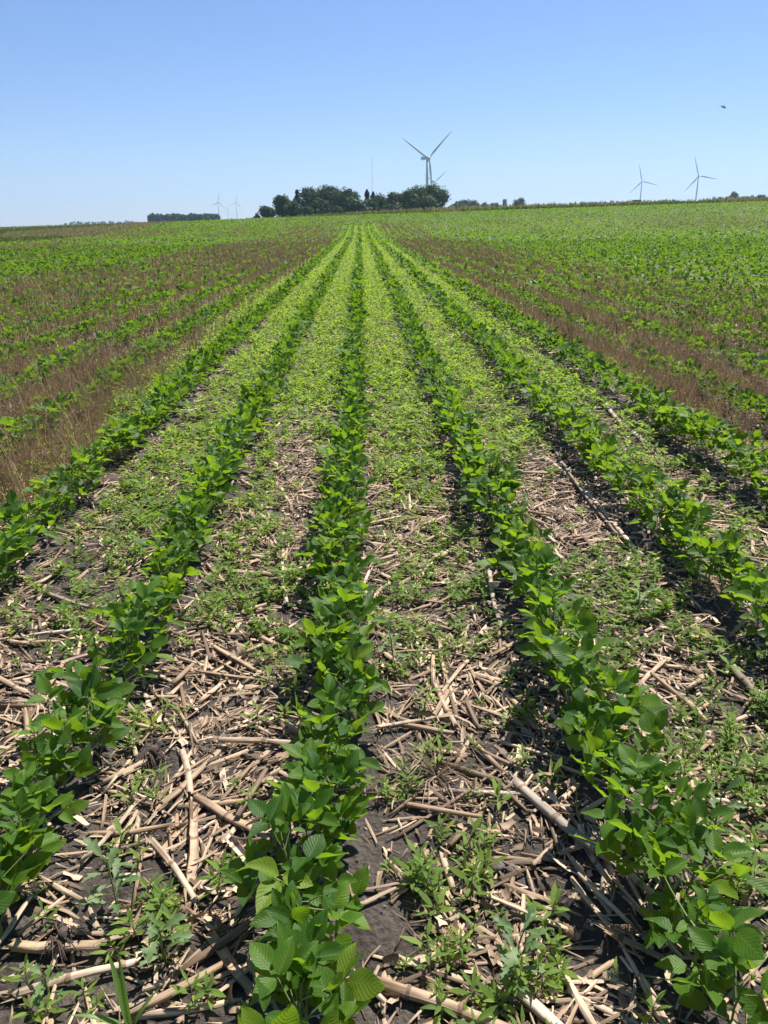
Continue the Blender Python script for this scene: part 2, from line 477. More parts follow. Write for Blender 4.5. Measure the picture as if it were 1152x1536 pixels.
def link(o, parent=None, label=None, cat=None, group=None, kind=None):
    col.objects.link(o)
    if parent is not None: o.parent = parent
    if label: o['label'] = label
    if cat: o['category'] = cat
    if group: o['group'] = group
    if kind: o['kind'] = kind
    return o

def obj(name, me, parent=None, **kw):
    return link(bpy.data.objects.new(name, me), parent, **kw)

def thing(name, loc, label, cat, group=None, rz=0.0):
    o = bpy.data.objects.new(name, None)
    o.empty_display_size = 0.05
    o.location = tuple(float(v) for v in loc); o.rotation_euler = (0, 0, rz)
    return link(o, None, label, cat, group)

def ordinal(n):
    return str(n) + ('th' if 10 <= n % 100 <= 20 else {1: 'st', 2: 'nd', 3: 'rd'}.get(n % 10, 'th'))

def row_name(k):
    if k == 0: return 'the middle row'
    w = {1: 'first', 2: 'second', 3: 'third', 4: 'fourth', 5: 'fifth'}.get(abs(k), 'outer')
    return 'the %s row %s of the middle row' % (w, 'right' if k > 0 else 'left')

def gap_name(g):                                       # gap g lies between rows g and g+1
    if g == 0: return 'the gap just right of the middle row'
    if g == -1: return 'the gap just left of the middle row'
    k = g + 1 if g > 0 else -g
    w = {2: 'second', 3: 'third', 4: 'fourth', 5: 'fifth'}.get(k, 'outer')
    return 'the %s gap %s of the middle row' % (w, 'right' if g > 0 else 'left')

# ------------------------------------------------------------------ ground: one sheet out to the horizon
def axis(lo, hi, step, far_lo, far_hi, g=1.09):
    a = list(np.arange(lo, hi + 1e-6, step))
    s = step; x = a[-1]
    while x < far_hi: s *= g; x += s; a.append(x)
    s = step; x = a[0]; b = []
    while x > far_lo: s *= g; x -= s; b.append(x)
    return np.array(b[::-1] + a)
gx = axis(-2.4, 2.4, 0.044, -6000, 6000, 1.10)
gy = axis(0.5, 4.6, 0.044, -60, 6200, 1.06)
X, Y = np.meshgrid(gx, gy)
Zg = gz(X, Y)
nx, ny = len(gx), len(gy)
ii = np.arange(nx * ny).reshape(ny, nx)
Fg = np.stack([ii[:-1, :-1], ii[:-1, 1:], ii[1:, 1:], ii[1:, :-1]], -1).reshape(-1, 4)
gt = T(np.stack([X, Y, Zg], -1).reshape(-1, 3), Fg)
obj('ground', to_mesh('ground', gt, m_ground), kind='structure')

# ------------------------------------------------------------------ layout maps (rye lanes, weeds, bare residue)
def rye_amount(x, y):
    k = (x - ROW0) / ROWS
    lane = np.abs(k - np.round(k))                     # 0 on a row, 0.5 mid gap
    n = fbm(x * 0.35 + 5, y * 0.11, 41)
    left = sstep(2.35, 2.8, -k) * (1 - sstep(9.5, 13.0, -k + 3 * (n - 0.5)))
    right = sstep(3.15, 3.6, k) * (1 - sstep(7.0, 11.0, k + 4 * (n - 0.5))) * 0.8
    strips = sstep(0.56, 0.66, fbm(x * 0.11 + 3, y * 0.022, 43)) * sstep(11, 14, np.abs(k)) * 0.4
    strips = strips + 0.9 * sstep(-31, -28, x) * (1 - sstep(-20, -18, x)) * sstep(0.3, 0.55, fbm(x * 0.3, y * 0.05, 44)) + 0.7 * sstep(-15.5, -14.8, x) * (1 - sstep(-14.2, -13.5, x))
    px, py, zc = project(np.stack([x, y, np.zeros_like(x) + 0.1], -1))
    clump = 1.2 * (1 - sstep(0.5, 1.2, np.hypot((px - 80) / 150, (py - 700) / 80)))
    a = (left + right) * (0.45 + 0.95 * sstep(0.30, 0.60, n)) + strips + clump * sstep(1.9, 2.3, -k)
    a = a * (0.35 + 0.85 * sstep(0.36, 0.58, fbm(x * 1.6 + 2, y * 0.9, 47)))
    a = a * sstep(2.6, 3.6, np.hypot(x, y)) * (1 - sstep(105, 120, y))
    return a * (0.25 + 0.75 * sstep(0.12, 0.3, lane))

WEEDY = [(650, 1290, 100, 110, 1), (765, 1425, 100, 100, 1), (1060, 1130, 110, 120, 1), (620, 690, 70, 55, 1),
         (945, 890, 60, 60, 1), (600, 960, 60, 90, .7), (640, 880, 100, 60, .7), (350, 810, 70, 80, .8), (270, 720, 80, 80, .9),
         (130, 900, 90, 70, .6), (540, 930, 50, 60, .6), (240, 1060, 50, 60, .6), (560, 560, 300, 70, .9), (1000, 760, 70, 60, .7),
         (620, 1180, 60, 40, .5), (1090, 1210, 50, 50, .6), (820, 1330, 50, 60, .6), (60, 660, 90, 60, .7)]
BARE = [(350, 1180, 120, 150), (330, 1010, 80, 60), (450, 720, 40, 80), (860, 750, 90, 100), (60, 1040, 80, 60), (650, 1060, 70, 50),
        (840, 1240, 60, 60), (690, 1210, 60, 40), (560, 1500, 60, 40), (330, 1430, 60, 70), (1000, 1010, 60, 50), (700, 700, 40, 60), (120, 1320, 40, 40)]
def weed_amount(x, y):
    px, py, zc = project(np.stack([x, y, np.zeros_like(x) + 0.02], -1))
    d = np.hypot(x, y)
    n = fbm(x * 1.9 + 7, y * 1.1, 51)
    a = 0.34 + 0.24 * sstep(1.8, 4.0, d) + 0.34 * sstep(0.40, 0.60, n) + 0.50 * sstep(2.4, 10.0, d) * (0.45 + 0.55 * sstep(0.30, 0.5, n))
    a = a * (0.45 + 0.8 * sstep(0.34, 0.60, fbm(x * 2.6 + 1, y * 2.0, 57)))
    for cx, cy_, rx, ry, w in WEEDY:
        a = np.maximum(a, w * (1 - sstep(0.6, 1.15, np.hypot((px - cx) / rx, (py - cy_) / ry))))
    for cx, cy_, rx, ry in BARE:
        a = a * (1 - 0.93 * (1 - sstep(0.7, 1.2, np.hypot((px - cx) / rx, (py - cy_) / ry))))
    k = (x - ROW0) / ROWS
    cen = sstep(-3.9, -3.0, k) * (1 - sstep(3.2, 3.9, k))
    return a * (0.10 + 0.90 * cen)

# ------------------------------------------------------------------ soybean plants
def leaflet(L, Wd, fold, droop, ns, na, tip=0.75):
    t = np.linspace(0, 1, ns)
    w = Wd / 2 * np.clip(np.sin(np.pi * np.clip(t, 0.015, 0.985) ** tip), 0.03, 1) ** 0.82
    th = droop * t
    x = np.concatenate([[0], np.cumsum(np.cos((th[1:] + th[:-1]) / 2))]) * L / (ns - 1)
    z = -np.concatenate([[0], np.cumsum(np.sin((th[1:] + th[:-1]) / 2))]) * L / (ns - 1)
    V = []; U = []
    for i in range(ns):
        for a in np.linspace(-1, 1, na):
            ww = w[i] * abs(a)
            cup = math.sin(fold) * ww - 0.10 * ww * abs(a)
            wav = 0.05 * Wd * math.sin(9 * t[i] + 2 * a) * abs(a) ** 2
            V.append((x[i], np.sign(a) * ww * math.cos(fold), z[i] + cup + wav)); U.append((a * 0.5 + 0.5, t[i]))
    F = [(i * na + j, (i + 1) * na + j, (i + 1) * na + j + 1, i * na + j + 1) for i in range(ns - 1) for j in range(na - 1)]
    return T(V, F, U)

def dia(L, Wd, fold=0.25):
    """The plainest leaf: one face creased along its midrib."""
    c, q = math.cos(fold) * Wd / 2, math.sin(fold) * Wd / 2
    return T([(0, 0, 0), (0.45 * L, -c, q), (L, 0, -0.12 * L), (0.45 * L, c, q)], [(0, 1, 2, 3)], [(.5, 0), (0, .45), (.5, 1), (1, .45)])

def trifoliate(r, ns=7, na=5, petiole=True, size=1.0):
    """One compound leaf; origin where its stalk leaves the stem, stalk going out along +X and up."""
    pl = r.uniform(0.05, 0.115) * size; el = R_(r.uniform(22, 62)); bend = R_(r.uniform(-15, 25))
    k = 5; pts = [np.zeros(3)]
    for i in range(k - 1):
        a = el + bend * (i / (k - 1) - 0.5)
        pts.append(pts[-1] + np.array([math.cos(a), r.normal(0, 0.04), math.sin(a)]) * pl / (k - 1))
    end = pts[-1]; parts = []
    if petiole:
        parts.append(tube(pts, np.linspace(0.0017, 0.0012, k) * (0.7 + 0.3 * size), 4 if ns < 6 else 6, False).slot(1) if ns > 4 else ribbon([pts[0], pts[-1]], 0.004, (0, 1, 0)).slot(1))
    face = r.normal(0.30, 0.40); lean = r.normal(0, 0.35)      # how the whole hand of leaflets is tipped
    for q, (az, off) in enumerate(((0, 0.016), (R_(78), 0.004), (R_(-78), 0.004))):
        L = size * r.uniform(0.050, 0.070) * (1.08 if q == 0 else 0.96); Wd = L * r.uniform(0.66, 0.80)
        lf = leaflet(L, Wd, R_(r.uniform(8, 42)), R_(r.uniform(-12, 38)), ns, na) if ns > 1 else dia(L * 1.1, Wd * 1.25)
        az2 = az + r.normal(0, 0.18)
        Rl = rot(az2, r.normal(0.38, 0.34), r.normal(0, 0.34))
        Rf = rot(0, face, lean)
        base = end + Rf @ np.array([off * math.cos(az2), off * math.sin(az2), 0])
        parts.append(lf.xf(Rf @ Rl, base))
    return merge(parts)

rr = np.random.default_rng(5)
LEAF_N = 22
leaf_T = [trifoliate(rr) for _ in range(LEAF_N)]
leaf_me = [to_mesh('soybean_leaf', t, [m_soy, m_stem], rr.random()) for t in leaf_T]
bud_T = [trifoliate(np.random.default_rng(60 + i), 5, 3, True, 0.42) for i in range(6)]
bud_me = [to_mesh('soybean_young_leaf', t, [m_soy, m_stem], 0.97) for t in bud_T]

def stem_pts(r, h):
    k = 6; l = r.normal(0, 0.10, 2)
    return np.array([[l[0] * h * (i / (k - 1)) ** 1.3 + r.normal(0, 0.002), l[1] * h * (i / (k - 1)) ** 1.3 + r.normal(0, 0.002), h * i / (k - 1)] for i in range(k)])

def plant_plan(r):
    """stem points and a list of (height fraction, yaw, leaf index, scale, young?)"""
    h = r.uniform(0.125, 0.185); pts = stem_pts(r, h)
    n = int(r.integers(9, 12)); y0 = r.uniform(0, 6.28); L = []
    for i in range(n):
        f = 0.26 + 0.66 * i / (n - 1)
        L.append((f, y0 + i * math.pi * 0.86 + r.normal(0, 0.35), int(r.integers(LEAF_N)), (1.0 - 0.22 * abs(f - 0.55) * 2) * r.uniform(0.85, 1.12), 0))
    L.append((1.0, r.uniform(0, 6.28), int(r.integers(6)), r.uniform(0.85, 1.2), 1))
    L.append((1.0, r.uniform(0, 6.28), int(r.integers(6)), r.uniform(0.6, 0.9), 1))
    return pts, L

PLANS = [plant_plan(np.random.default_rng(200 + i)) for i in range(14)]
stem_me = [to_mesh('soybean_stem', tube(np.vstack([p[0] - [0, 0, 0.015], p]), np.linspace(0.0034, 0.0018, 7), 6, False), m_stem, 0.3) for p, _ in PLANS]

def along(pts, f):
    x = f * (len(pts) - 1); i = min(int(x), len(pts) - 2)
    return pts[i] + (pts[i + 1] - pts[i]) * (x - i)

def place_soy(x, y, s, yaw, plan, label):
    pts, L = PLANS[plan]
    e = thing('soybean_plant', (x, y, gz(x, y)), label, 'soybean plant', 'soybean plants in rows', yaw)
    e.scale = (s, s, s)
    obj('stem', stem_me[plan], e)
    for f, yw, li, k, young in L:
        o = obj('leaf', (bud_me if young else leaf_me)[li], e)
        p = along(pts, f)
        o.location = tuple(p); o.scale = (k, k, k)
        o.rotation_euler = (random.gauss(0, 0.12), random.gauss(0, 0.14), yw + random.gauss(0, 0.3))
    return e

# every plant of the field by row
def row_plants(k, y0, y1, sp):
    y = np.arange(y0, y1, sp) + rng.normal(0, sp * 0.22, len(np.arange(y0, y1, sp)))
    x = row_x(k, y) + rng.normal(0, 0.018, len(y))
    return x, y

def soy_keep(k, x, y):
    n = fbm(y * 0.7 + 31 * k, np.full_like(y, k * 1.7), 61)
    gaps = n < 0.26
    rye = rye_amount(x, y)
    thin = rng.random(len(x)) < np.clip(rye * (0.40 + 0.25 * sstep(30, 60, y)), 0, 0.7)
    return ~(gaps | thin)

near = []
for k in range(-9, 11):
    x, y = row_plants(k, 0.55, 16.0, 0.080 if k == 0 else 0.088)
    kp = soy_keep(k, x, y) if k not in (-2, -1, 0, 1, 2, 3) else (rng.random(len(x)) > 0.08) | ((k in (0, 1)) & (y < 2.4))
    for a, b in zip(x[kp], y[kp]): near.append((k, a, b))
near = np.array(near)
P = np.stack([near[:, 1], near[:, 2], np.full(len(near), 0.12)], -1)
vis = in_view(P, 60)
dist = np.linalg.norm(P - CAM, axis=1)
order = np.argsort(np.where(vis, dist, 1e9))[:300]
chosen = np.zeros(len(near), bool); chosen[order] = True
cnt = {}
for i in sorted(order, key=lambda i: near[i, 2]):
    k = int(near[i, 0]); cnt[k] = cnt.get(k, 0) + 1
    s = random.uniform(0.86, 1.22) * (0.97 if k == 0 and near[i, 2] < 2.6 else 1.0 if k in (-2, -1, 0, 1, 2, 3) else 0.95)
    place_soy(near[i, 1], near[i, 2], s, random.uniform(0, 6.28), random.randrange(len(PLANS)),
              'leafy soybean plant, %s from the camera in %s' % (ordinal(cnt[k]), row_name(k)))

# the rest of the crop: whole plants of lighter build, joined
def light_plant(seed, ns, na, nl, size, petiole=False, kmax=1.0):
    r = np.random.default_rng(seed); pts, L = PLANS[seed % len(PLANS)]
    L = [l for l in L if not l[4]]; L = [L[int(i * len(L) / nl)] for i in range(nl)]
    out = []
    for f, yw, li, k, young in L:
        t = trifoliate(np.random.default_rng(900 + li * 3 + seed), ns, na, petiole, size)
        out.append(t.xf(rot(yw, r.normal(0, 0.12), r.normal(0, 0.12)), along(pts, f), k))
    return merge(out)

def scatter(pile, temps, x, y, s, tilt=0.08, z=0.0, smat=None):
    n = len(x)
    if not n: return
    pick = rng.integers(len(temps), size=n)
    s = np.broadcast_to(s, (n,)); z0 = gz(x, y) + z
    for i, t in enumerate(temps):
        q = pick == i
        c = int(q.sum())
        if not c: continue
        Rm = rots(rng.uniform(0, 2 * np.pi, c), rng.normal(0, tilt, c), rng.normal(0, tilt, c))
        pile.add(t, np.stack([x[q], y[q], z0[q]], -1), Rm, s[q], rng.random(c))

soyA = [light_plant(i, 3, 3, 7, 1.05, True) for i in range(10)]
soyB = [light_plant(20 + i, 1, 2, 5, 1.45) for i in range(8)]
def leaf_clump(seed, n, w, h, sz):
    r = np.random.default_rng(seed); out = []
    for i in range(n):
        lf = dia(sz * r.uniform(1.0, 1.45), sz * r.uniform(0.9, 1.2))
        out.append(lf.xf(rot(r.uniform(0, 6.28), r.normal(0.2, 0.5), r.normal(0, 0.4)), (r.normal(0, w), r.normal(0, w), h * r.uniform(0.45, 1.0))))
    return merge(out)
soyC = [leaf_clump(70 + i, 5, 0.11, 0.22, 0.14) for i in range(8)]

for q, t in enumerate(soyB + soyC): t.vary(4, 0.6, q)
pile = Pile()
rest = near[~chosen]
def full_plant(i):
    pts, L = PLANS[i]; out = []
    for f, yw, li, k, young in L:
        t = (bud_T if young else leaf_T)[li].xf(rot(yw), along(pts, f), k)
        t.m = np.where(t.m == 0, 2, 1); out.append(t)
    return merge(out)
rest = rest[np.abs(rest[:, 1]) < 0.56 * rest[:, 2] + 1.5]
cl = np.hypot(rest[:, 1], rest[:, 2]) < 2.6
scatter(pile, [full_plant(i) for i in range(6)], rest[cl, 1], rest[cl, 2], rng.uniform(0.95, 1.2, int(cl.sum())))
rest = rest[~cl]
scatter(pile, soyA, rest[:, 1], rest[:, 2], rng.uniform(0.95, 1.22, len(rest)) * (1 - 0.2 * np.clip(rye_amount(rest[:, 1], rest[:, 2]), 0, 1)))
def far_rows(y0, y1, sp, kfun):
    xs, ys = [], []
    kmax = int(0.56 * y1 / ROWS) + 3
    for k in range(-kmax, kmax):
        xk = ROW0 + ROWS * k
        ya = max(y0, (abs(xk) - 2.0) / 0.54)
        if ya >= y1: continue
        x, y = row_plants(k, ya, y1, sp)
        lim = verge_y(x) - 42 if kfun else verge_y(x) - 4
        q = soy_keep(k, x, y) & (y < lim) & ((x > -29) | (y < 30))
        xs.append(x[q]); ys.append(y[q])
    return np.concatenate(xs), np.concatenate(ys)
# side plants between 0 and 16 m beyond the listed rows
for k in list(range(-20, -9)) + list(range(11, 21)):
    x, y = row_plants(k, max(3.0, abs(k) * 0.9), 16.0, 0.1)
    q = soy_keep(k, x, y)
    scatter(pile, soyA if abs(k) < 13 else soyB, x[q], y[q], rng.uniform(0.9, 1.15, int(q.sum())))
x, y = far_rows(16, 52, 0.155, True)
scatter(pile, soyB, x, y, rng.uniform(0.85, 1.15, len(x)) * (1 - 0.25 * np.clip(rye_amount(x, y), 0, 1)))
x, y = far_rows(52, 150, 0.35, True)
scatter(pile, soyC, x, y, rng.uniform(0.9, 1.3, len(x)) * (1 - 0.35 * np.clip(rye_amount(x, y), 0, 1)))
link(pile.build('soybean_rows', [m_soyf, m_stem, m_soy]), label='long rows of green soybeans running away to the field edge', cat='crop', kind='stuff')
# headland: rows across the end of the field
pile = Pile()
n = 21000
x = rng.uniform(-30, 118, n); y = verge_y(x) - 2.5 - rng.uniform(0, 1, n) ** 1.1 * 42
scatter(pile, soyC, x, y, rng.uniform(0.9, 1.5, n))
link(pile.build('headland_soybeans', [m_soyf, m_stem]), label='even green soybeans sown across the far end of the field', cat='crop', kind='stuff')

# ------------------------------------------------------------------ weeds between the rows
def weed_leaf(r, L, lobed=False, ns=5, na=3):
    Wd = L * (r.uniform(0.25, 0.34) if not lobed else 0.44)
    t = leaflet(L, Wd, R_(r.uniform(5, 28)), R_(r.uniform(-10, 45)), 9 if lobed else ns, na, 0.85)
    if lobed:
        k = na
        for i in range(9):
            g = [0.25, 0.35, 0.75, 0.45, 1.25, 0.5, 0.95, 0.5, 0.3][i]
            sl = slice(i * k, (i + 1) * k)
            t.v[sl, 1] *= g
            t.v[sl, 0] += np.abs(t.v[sl, 1]) * (0.55 if g > 0.7 else 0.1)
    pt = tube([(0, 0, 0), (L * 0.12, 0, 0.002), (L * 0.25, 0, 0.003)], 0.0008, 4, False).slot(1)
    return merge([pt, t.xf(None, (L * 0.22, 0, 0.003))])

wr = np.random.default_rng(33)
WL_N = 10
wleaf_T = [weed_leaf(wr, wr.uniform(0.032, 0.048)) for _ in range(WL_N)]
wleaf_me = [to_mesh('weed_leaf', t, [m_weed, m_wstem], wr.random()) for t in wleaf_T]
lleaf_T = [weed_leaf(wr, wr.uniform(0.05, 0.07), True) for _ in range(6)]
lleaf_me = [to_mesh('lobed_weed_leaf', t, [m_weedg, m_wstem], wr.random()) for t in lleaf_T]

def weed_plan(r, big=False):
    h = r.uniform(0.035, 0.085) * (1.6 if big else 1); pts = stem_pts(r, h)
    n = int(r.integers(7, 11)) + (6 if big else 0); y0 = r.uniform(0, 6.28); L = []
    for i in range(n):
        f = 0.22 + 0.78 * (i / (n - 1)) ** 0.8
        L.append((f, y0 + i * 2.4 + r.normal(0, 0.2), int(r.integers(WL_N)), (0.72 + 0.42 * math.sin(math.pi * min(f, 0.9))) * r.uniform(0.8, 1.15), R_(r.uniform(8, 38) + 22 * (f > 0.85))))
    return pts, L
WPLANS = [weed_plan(np.random.default_rng(400 + i), i % 5 == 4) for i in range(15)]
wstem_me = [to_mesh('weed_stem', tube(np.vstack([p[0] - [0, 0, 0.01], p]), np.linspace(0.0019, 0.0011, 7), 6, False), m_wstem, 0.4) for p, _ in WPLANS]
def weed_foliage(i):
    pts, L = WPLANS[i]
    return merge([wleaf_T[li].xf(rot(yw, el, 0), along(pts, f), k) for f, yw, li, k, el in L])
wfol_T = [weed_foliage(i) for i in range(15)]
wfol_me = [to_mesh('weed_foliage', t, [m_weed, m_wstem], wr.random()) for t in wfol_T]
def light_weed(seed, nl, ns, na, k):
    r = np.random.default_rng(seed); out = []
    for i in range(nl):
        L = r.uniform(0.030, 0.046) * k
        lf = leaflet(L, L * r.uniform(0.3, 0.42), 0.2, 0.4, ns, na, 0.85) if ns > 1 else dia(L * 1.1, L * r.uniform(0.32, 0.44))
        out.append(lf.xf(rot(i * 2.4 + r.normal(0, 0.3), R_(r.uniform(5, 50)), r.normal(0, 0.3)), (r.normal(0, 0.004 * k), r.normal(0, 0.004 * k), r.uniform(0.012, 0.06) * (0.6 + 0.4 * k))))
    return merge(out)
weedA = [light_weed(680 + i, 9, 3, 2, 1.05) for i in range(10)]
weedB = [light_weed(700 + i, 8, 1, 2, 1.16) for i in range(8)]
weedC = [light_weed(740 + i, 6, 1, 2, 2.1) for i in range(8)]

def weed_points(y0, y1, dens, half, kcut=None):
    A = int(dens * (y1 - y0) * 2 * half)
    x = rng.uniform(-half, half, A); y = rng.uniform(y0, y1, A)
    q = np.abs(x) < 0.55 * y + 1.2; x, y = x[q], y[q]; A = len(x)
    k = (x - ROW0) / ROWS; lane = np.abs(k - np.round(k))
    p = weed_amount(x, y) * (0.12 + 0.88 * sstep(0.13, 0.24, lane))
    p = np.where(np.abs(x) < 0.62 * y + 1.4, p, 0)
    q = rng.random(A) < p
    return x[q], y[q]

wx, wy = weed_points(0.7, 9.0, 400, 5.5)
P = np.stack([wx, wy, np.full(len(wx), 0.05)], -1)
vis = in_view(P, 5); dist = np.linalg.norm(P - CAM, axis=1)
order = np.argsort(np.where(vis, dist, 1e9))[:292]
chosen = np.zeros(len(wx), bool); chosen[order] = True
wcount = {}
for rank, i in enumerate(sorted(order, key=lambda i: wy[i])):
    g = int(math.floor((wx[i] - ROW0) / ROWS)); wcount[g] = wcount.get(g, 0) + 1
    w = random.randrange(15)
    e = thing('weed', (wx[i], wy[i], gz(wx[i], wy[i])), 'narrow-leaved weed seedling, %s from the camera in %s' % (ordinal(wcount[g]), gap_name(g)),
              'weed', 'weed seedlings between the rows', random.uniform(0, 6.28))
    s = random.uniform(0.45, 1.05); e.scale = (s, s, s)
    obj('stem', wstem_me[w], e)
    if rank < 130:
        pts, L = WPLANS[w]
        for f, yw, li, k, el in L:
            o = obj('leaf', wleaf_me[li], e)
            o.location = tuple(along(pts, f)); o.rotation_euler = (random.gauss(0, 0.2), -el, yw); o.scale = (k, k, k)
    else:
        obj('foliage', wfol_me[w], e)
# larger weeds with lobed leaves that stand out in the foreground
def lobed_weed(px, py, h, nl, s, label):
    p = on_plane(px, py, 0.0); r = np.random.default_rng(int(px * 7 + py))
    e = thing('lobed_weed', (p[0], p[1], gz(p[0], p[1])), label, 'weed', None, r.uniform(0, 6.28))
    pts = stem_pts(r, h)
    obj('stem', to_mesh('lobed_weed_stem', tube(np.vstack([pts[0] - [0, 0, .01], pts]), np.linspace(0.0032, 0.0016, 7), 6, False), m_wstem, 0.3), e)
    for i in range(nl):
        f = 0.25 + 0.75 * i / (nl - 1)
        o = obj('leaf', lleaf_me[int(r.integers(6))], e)
        o.location = tuple(along(pts, f)); o.rotation_euler = (r.normal(0, 0.2), -R_(r.uniform(5, 35) + 25 * (f > 0.9)), i * 2.2 + r.normal(0, .3))
        k = s * r.uniform(0.75, 1.1); o.scale = (k, k, k)
lobed_weed(180, 1372, 0.16, 13, 1.05, 'tall weed with lobed grey-green leaves beside the bare soil patch, bottom left')
lobed_weed(248, 1440, 0.13, 10, 1.0, 'lobed-leaf weed between the bare soil patch and the middle row, bottom left')
lobed_weed(765, 1475, 0.17, 16, 1.0, 'bushy dark lobed-leaf weed at bottom, left of the right-hand row')
lobed_weed(1068, 1265, 0.13, 10, 0.95, 'pale lobed-leaf weed right of the right-hand row beside white husk chip')
lobed_weed(590, 1010, 0.16, 12, 1.0, 'tall lobed-leaf weed just right of the middle row, halfway down')
lobed_weed(955, 930, 0.15, 14, 1.0, 'dark bushy lobed-leaf weed between two rows at right')
lobed_weed(75, 1500, 0.08, 7, 0.75, 'small pale weed with four open leaves on dark soil, bottom left corner')

for q, t in enumerate(weedB + weedC): t.vary(4, 0.5, q)
pile = Pile()
rx, ry = wx[~chosen], wy[~chosen]
nearw = np.hypot(rx, ry) < rng.uniform(3.6, 6.2, len(rx))
scatter(pile, weedA, rx[nearw], ry[nearw], rng.uniform(0.55, 1.15, int(nearw.sum())))
scatter(pile, weedB, rx[~nearw], ry[~nearw], 0.55 + 0.9 * rng.random(int((~nearw).sum())) ** 1.7)
x, y = weed_points(9.0, 22.0, 235, 12)
scatter(pile, weedB, x, y, (0.65 + 1.05 * rng.random(len(x)) ** 1.7) * (1 + 0.25 * sstep(9, 22, y)))
x, y = weed_points(22.0, 60.0, 70, 22)
scatter(pile, weedC, x, y, rng.uniform(0.8, 1.4, len(x)))
x, y = weed_points(60.0, 112.0, 36, 30)
scatter(pile, weedC, x, y, rng.uniform(1.1, 1.9, len(x)))
link(pile.build('weed_carpet', [m_weed, m_wstem]), label='carpet of yellow-green weed seedlings between the crop rows', cat='weeds', kind='stuff')

# ------------------------------------------------------------------ corn residue
def stalk_T(r, L, rad, bend=0.03, split=False, n=8):
    """A broken corn stalk along +X: nodes swell every 12 to 16 cm, ends frayed."""
    ph = r.uniform(0.01, 0.12); sp = r.uniform(0.11, 0.15)
    nodes = np.arange(ph, L - 0.006, sp)
    x = np.sort(np.concatenate([np.linspace(0, L, max(4, int(L / 0.05)))] + [nodes + q for q in (-0.007, -0.002, 0.003, 0.008)]))
    x = np.clip(x, 0, L); x = x[np.concatenate([[True], np.diff(x) > 0.0015])]; k = len(x)
    near_n = np.min(np.abs(x[:, None] - nodes[None] - 0.0005), axis=1) if len(nodes) else np.full(k, 1.0)
    rd = rad * (1 - 0.16 * x / max(L, .01)) * (1 + 0.20 * (near_n < 0.004)) * (1 + r.normal(0, 0.025, k))
    yb = bend * L * np.sin(np.pi * x / L) * r.choice([-1, 1]) + r.normal(0, 0.0012, k)
    t = tube(np.stack([x - L / 2, yb, r.normal(0, 0.001, k)], -1), rd, n, not split)
    ring = t.v.reshape(k, n, 3)
    flat = r.uniform(0.5, 0.85)
    ctr = ring.mean(axis=1, keepdims=True)
    ring[:] = ctr + (ring - ctr) * (1 + 0.09 * np.where(np.arange(n) % 2, 1, -1) * r.uniform(0.3, 1, n))[None, :, None]
    ring[:, :, 2] = ring[:, :, 2] * flat
    for e, sgn in ((0, -1), (k - 1, 1)):
        ring[e, :, 0] += r.uniform(-0.004, 0.020, n) * sgn
    t.v = ring.reshape(-1, 3)
    if split:
        keep = [f for q, f in enumerate(t.f) if (q % n) < n // 2 + 1]
        t.f = np.array(keep)
    t.m = np.zeros(len(t.f), np.int64)
    ri = t.f.min(axis=1) // n
    t.m[(near_n[ri] < 0.004) & (t.f.max(axis=1) - t.f.min(axis=1) < 2 * n)] = 1
    fr = []
    for e, sgn in ((0, -1), (k - 1, 1)):          # loose fibres at the broken ends
        for q in range(3):
            p0 = ring[e, int(r.integers(n))]
            p1 = p0 + np.array([sgn * r.uniform(.012, .035), r.normal(0, .006), r.normal(0, .004)])
            fr.append(ribbon([p0 - [sgn * .012, 0, 0], p0, p1], np.array([1, .9, .25]) * rad * .55, (0, 1, .2)))
    return merge([t] + fr)

def strip_T(r, L, wd):
    """A torn strip of stalk rind or leaf: curved across, slightly twisted."""
    k = 4; x = np.linspace(-L / 2, L / 2, k)
    z = r.normal(0, 0.0025, k) + r.uniform(-0.1, 0.1) * L * (x / L) ** 2
    t = ribbon(np.stack([x, r.normal(0, 0.05) * L * (x / L * 2) ** 2, z], -1), wd * np.array([r.uniform(.3, .9), 1, 1, r.uniform(.2, .8)]), None, -R_(r.uniform(10, 45)), 3)
    tw = r.normal(0, 0.5)
    for i in range(k):
        a = tw * (i / (k - 1) - .5); s_ = slice(i * 3, i * 3 + 3)
        yy, zz = t.v[s_, 1].copy(), t.v[s_, 2].copy()
        t.v[s_, 1] = yy * math.cos(a) - zz * math.sin(a); t.v[s_, 2] = yy * math.sin(a) + zz * math.cos(a)
    return t

def chunk_T(r, L, wd, k=4, closed=True):
    """A thick splinter of rind: a strip with real thickness."""
    x = np.linspace(-L / 2, L / 2, k); V = []
    th = wd * r.uniform(0.25, 0.5)
    for i in range(k):
        w = wd * 0.5 * (1 if 0 < i < k - 1 else r.uniform(0.4, 0.95))
        dx = r.normal(0, 0.004)
        yc = r.normal(0, 0.03) * wd; z = r.normal(0, 0.0015)
        V += [(x[i] + dx, yc - w, z), (x[i], yc - w * 0.6, z + th), (x[i], yc + w * 0.6, z + th), (x[i] + dx, yc + w, z)]
    F = []
    for i in range(k - 1):
        for j in range(4 if closed else 3):
            j2 = (j + 1) % 4
            F.append((i * 4 + j, (i + 1) * 4 + j, (i + 1) * 4 + j2, i * 4 + j2))
    F += [(0, 1, 2, 3), (k * 4 - 1, k * 4 - 2, k * 4 - 3, k * 4 - 4)]
    U = [(v[0], (v[1] / wd + .5) * 0.05 + 0.02 * (q % 4)) for q, v in enumerate(V)]
    return T(V, F, U)

